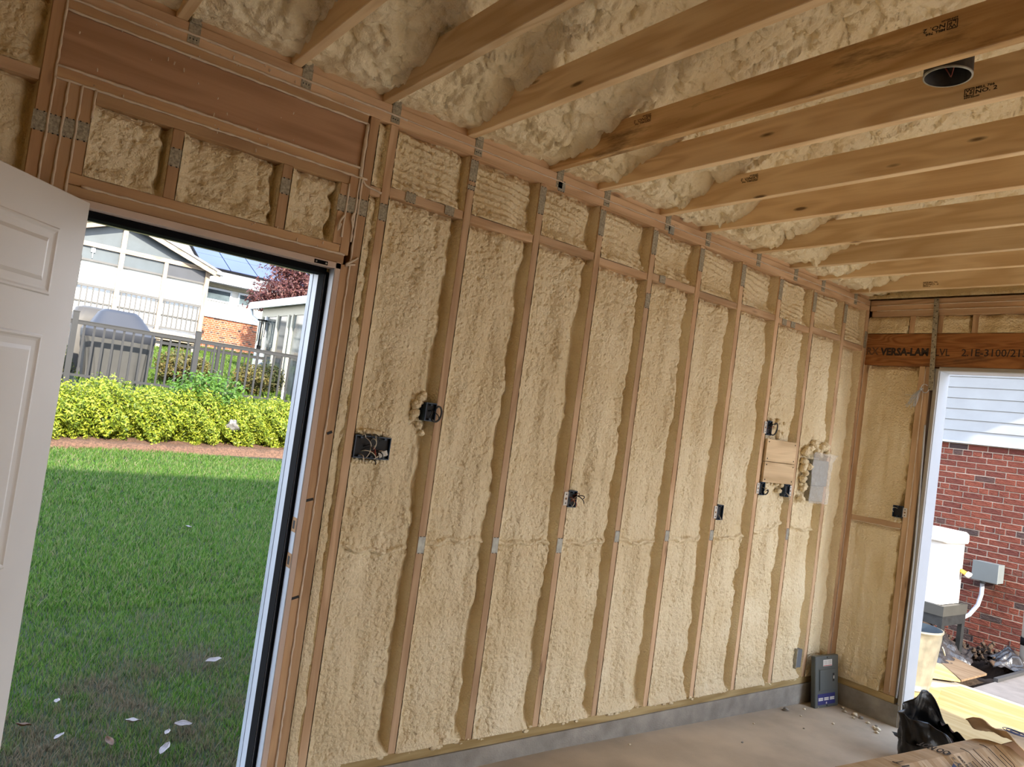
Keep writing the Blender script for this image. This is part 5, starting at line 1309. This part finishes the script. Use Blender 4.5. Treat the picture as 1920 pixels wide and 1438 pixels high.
e = empty('wind_chime', (4.02, 14.9, 3.0), label='black and silver wind chime hanging at the sunroom corner', cat='wind chime')
MB().lathe([(0, 0), (.11, 0), (.11, -.03), (0, -.03)], n=16).build('chime_plate', BLACK, e)
for k in range(6):
    a = k * 1.05; l = .45 + .07 * k; MB().tube([(.08 * math.cos(a), .08 * math.sin(a), -.05), (.08 * math.cos(a), .08 * math.sin(a), -.05 - l * .8)], .014, 8).build('chime_tube', GALV if k % 2 else BLACK, e)
MB().tube([(0, 0, -.03), (0, 0, -.62)], .004, 5).box(-.05, .05, -.008, .008, -.78, -.62).build('chime_sail', BLACK, e)

# purple-leaved tree
e = empty('plum_tree', (6.0, 18.6, 1.9), label='purple-leaved tree rising behind the sunroom roof', cat='tree')
PUR = leafmat('plum_leaves', [(0.040, 0.012, 0.014), (0.088, 0.028, 0.026), (0.152, 0.068, 0.056), (0.064, 0.020, 0.028)], .3)
for i, (x, y, z, r) in enumerate(((6.5, 18.6, 4.5, 1.1), (5.6, 18.4, 4.15, .75), (5.15, 18.5, 3.85, .5), (7.3, 18.7, 4.8, 1.1), (5.9, 18.7, 4.95, .75), (6.8, 18.3, 3.9, .8), (7.6, 18.4, 4.0, .9))):
    o = LE(leaves('foliage', (x, y, z), (r, r * .85, r * .62), int(3000 * r ** 2) + 500, .055, PUR, 100 + i, None, surf=.35, bumpy=.28), e); tag(o, kind='stuff')
LE(MB().tube([(6.3, 18.6, 1.8), (6.35, 18.6, 2.9), (6.5, 18.6, 3.8), (6.6, 18.6, 4.6)], [.12, .10, .07, .03], 8).build('trunk', TWIG), e)
for q in ((5.6, 18.4, 4.1), (5.2, 18.5, 3.8), (7.3, 18.7, 4.7), (6.0, 18.7, 4.9), (6.9, 18.3, 4.0)): LE(MB().tube([(6.35, 18.6, 3.0), ((6.35 + q[0]) / 2, q[1], 3.5), q], [.06, .04, .015], 6).build('branch', TWIG), e)

# fallen leaves and paper scraps on the near lawn
LG = plain('grey_fallen_leaf', (0.204, 0.180, 0.180), .7, var=.15, scale=30); LB = plain('brown_fallen_leaf', (0.085, 0.040, 0.018), .7, var=.3, scale=30)
def fallen(x, y, s, a, m_, lab, seed):
    U, Vv = np.meshgrid(np.linspace(-1, 1, 13), np.linspace(-1, 1, 9), indexing='ij')
    w_ = np.clip(1 - U ** 2, 0, 1) ** .7 * .48; xx = U * s; yy = Vv * w_ * s
    zz = .25 * s * Vv ** 2 * w_ / .48 + .18 * s * U ** 2 + .05 * s * np.sin(U * 5 + seed) + .04 * s * np.sin(Vv * 6)
    o = grid_obj('fallen_leaf', xx, yy, zz, m_); o.location = (x, y, lz(y) + .045); o.rotation_euler = (.25 * math.sin(seed * 2), .25 * math.cos(seed), a)
    sd = o.modifiers.new('s', 'SOLIDIFY'); sd.thickness = .0012
    tag(o, lab, 'leaf', 'fallen leaves on the lawn')
for i, a in enumerate(((-.81, 1.07, .045, .5, LG, 'largest pale grey fallen leaf on the dry grass'), (-.60, .98, .045, .1, LG, 'pale fallen leaf right of the largest one'), (-1.12, 1.02, .030, .8, LG, 'small pale fallen leaf nearest the white door'), (-.72, .79, .040, .9, LG, 'grey fallen leaf at the bottom edge of the doorway view'), (-.28, 1.64, .045, -.2, LG, 'white fallen leaf or paper on greener grass near the outer casing'), (-1.10, 1.35, .028, 1.4, LG, 'dull grey fallen leaf standing in taller grass on the left'), (-1.25, 1.16, .035, .2, LB, 'brown fallen leaf beside the white door edge'), (.22, 4.42, .035, .4, LG, 'tiny pale leaf far out on the shaded lawn'), (-.68, .93, .026, 1.1, LG, 'small tan fallen leaf touching the dry patch'), (-.93, .92, .033, 1.9, LB, 'rust brown fallen leaf lying low in dry grass'))):
    fallen(*a, i)

# empties have no geometry of their own; drop the camera's clip helpers and finish
bpy.context.view_layer.update()
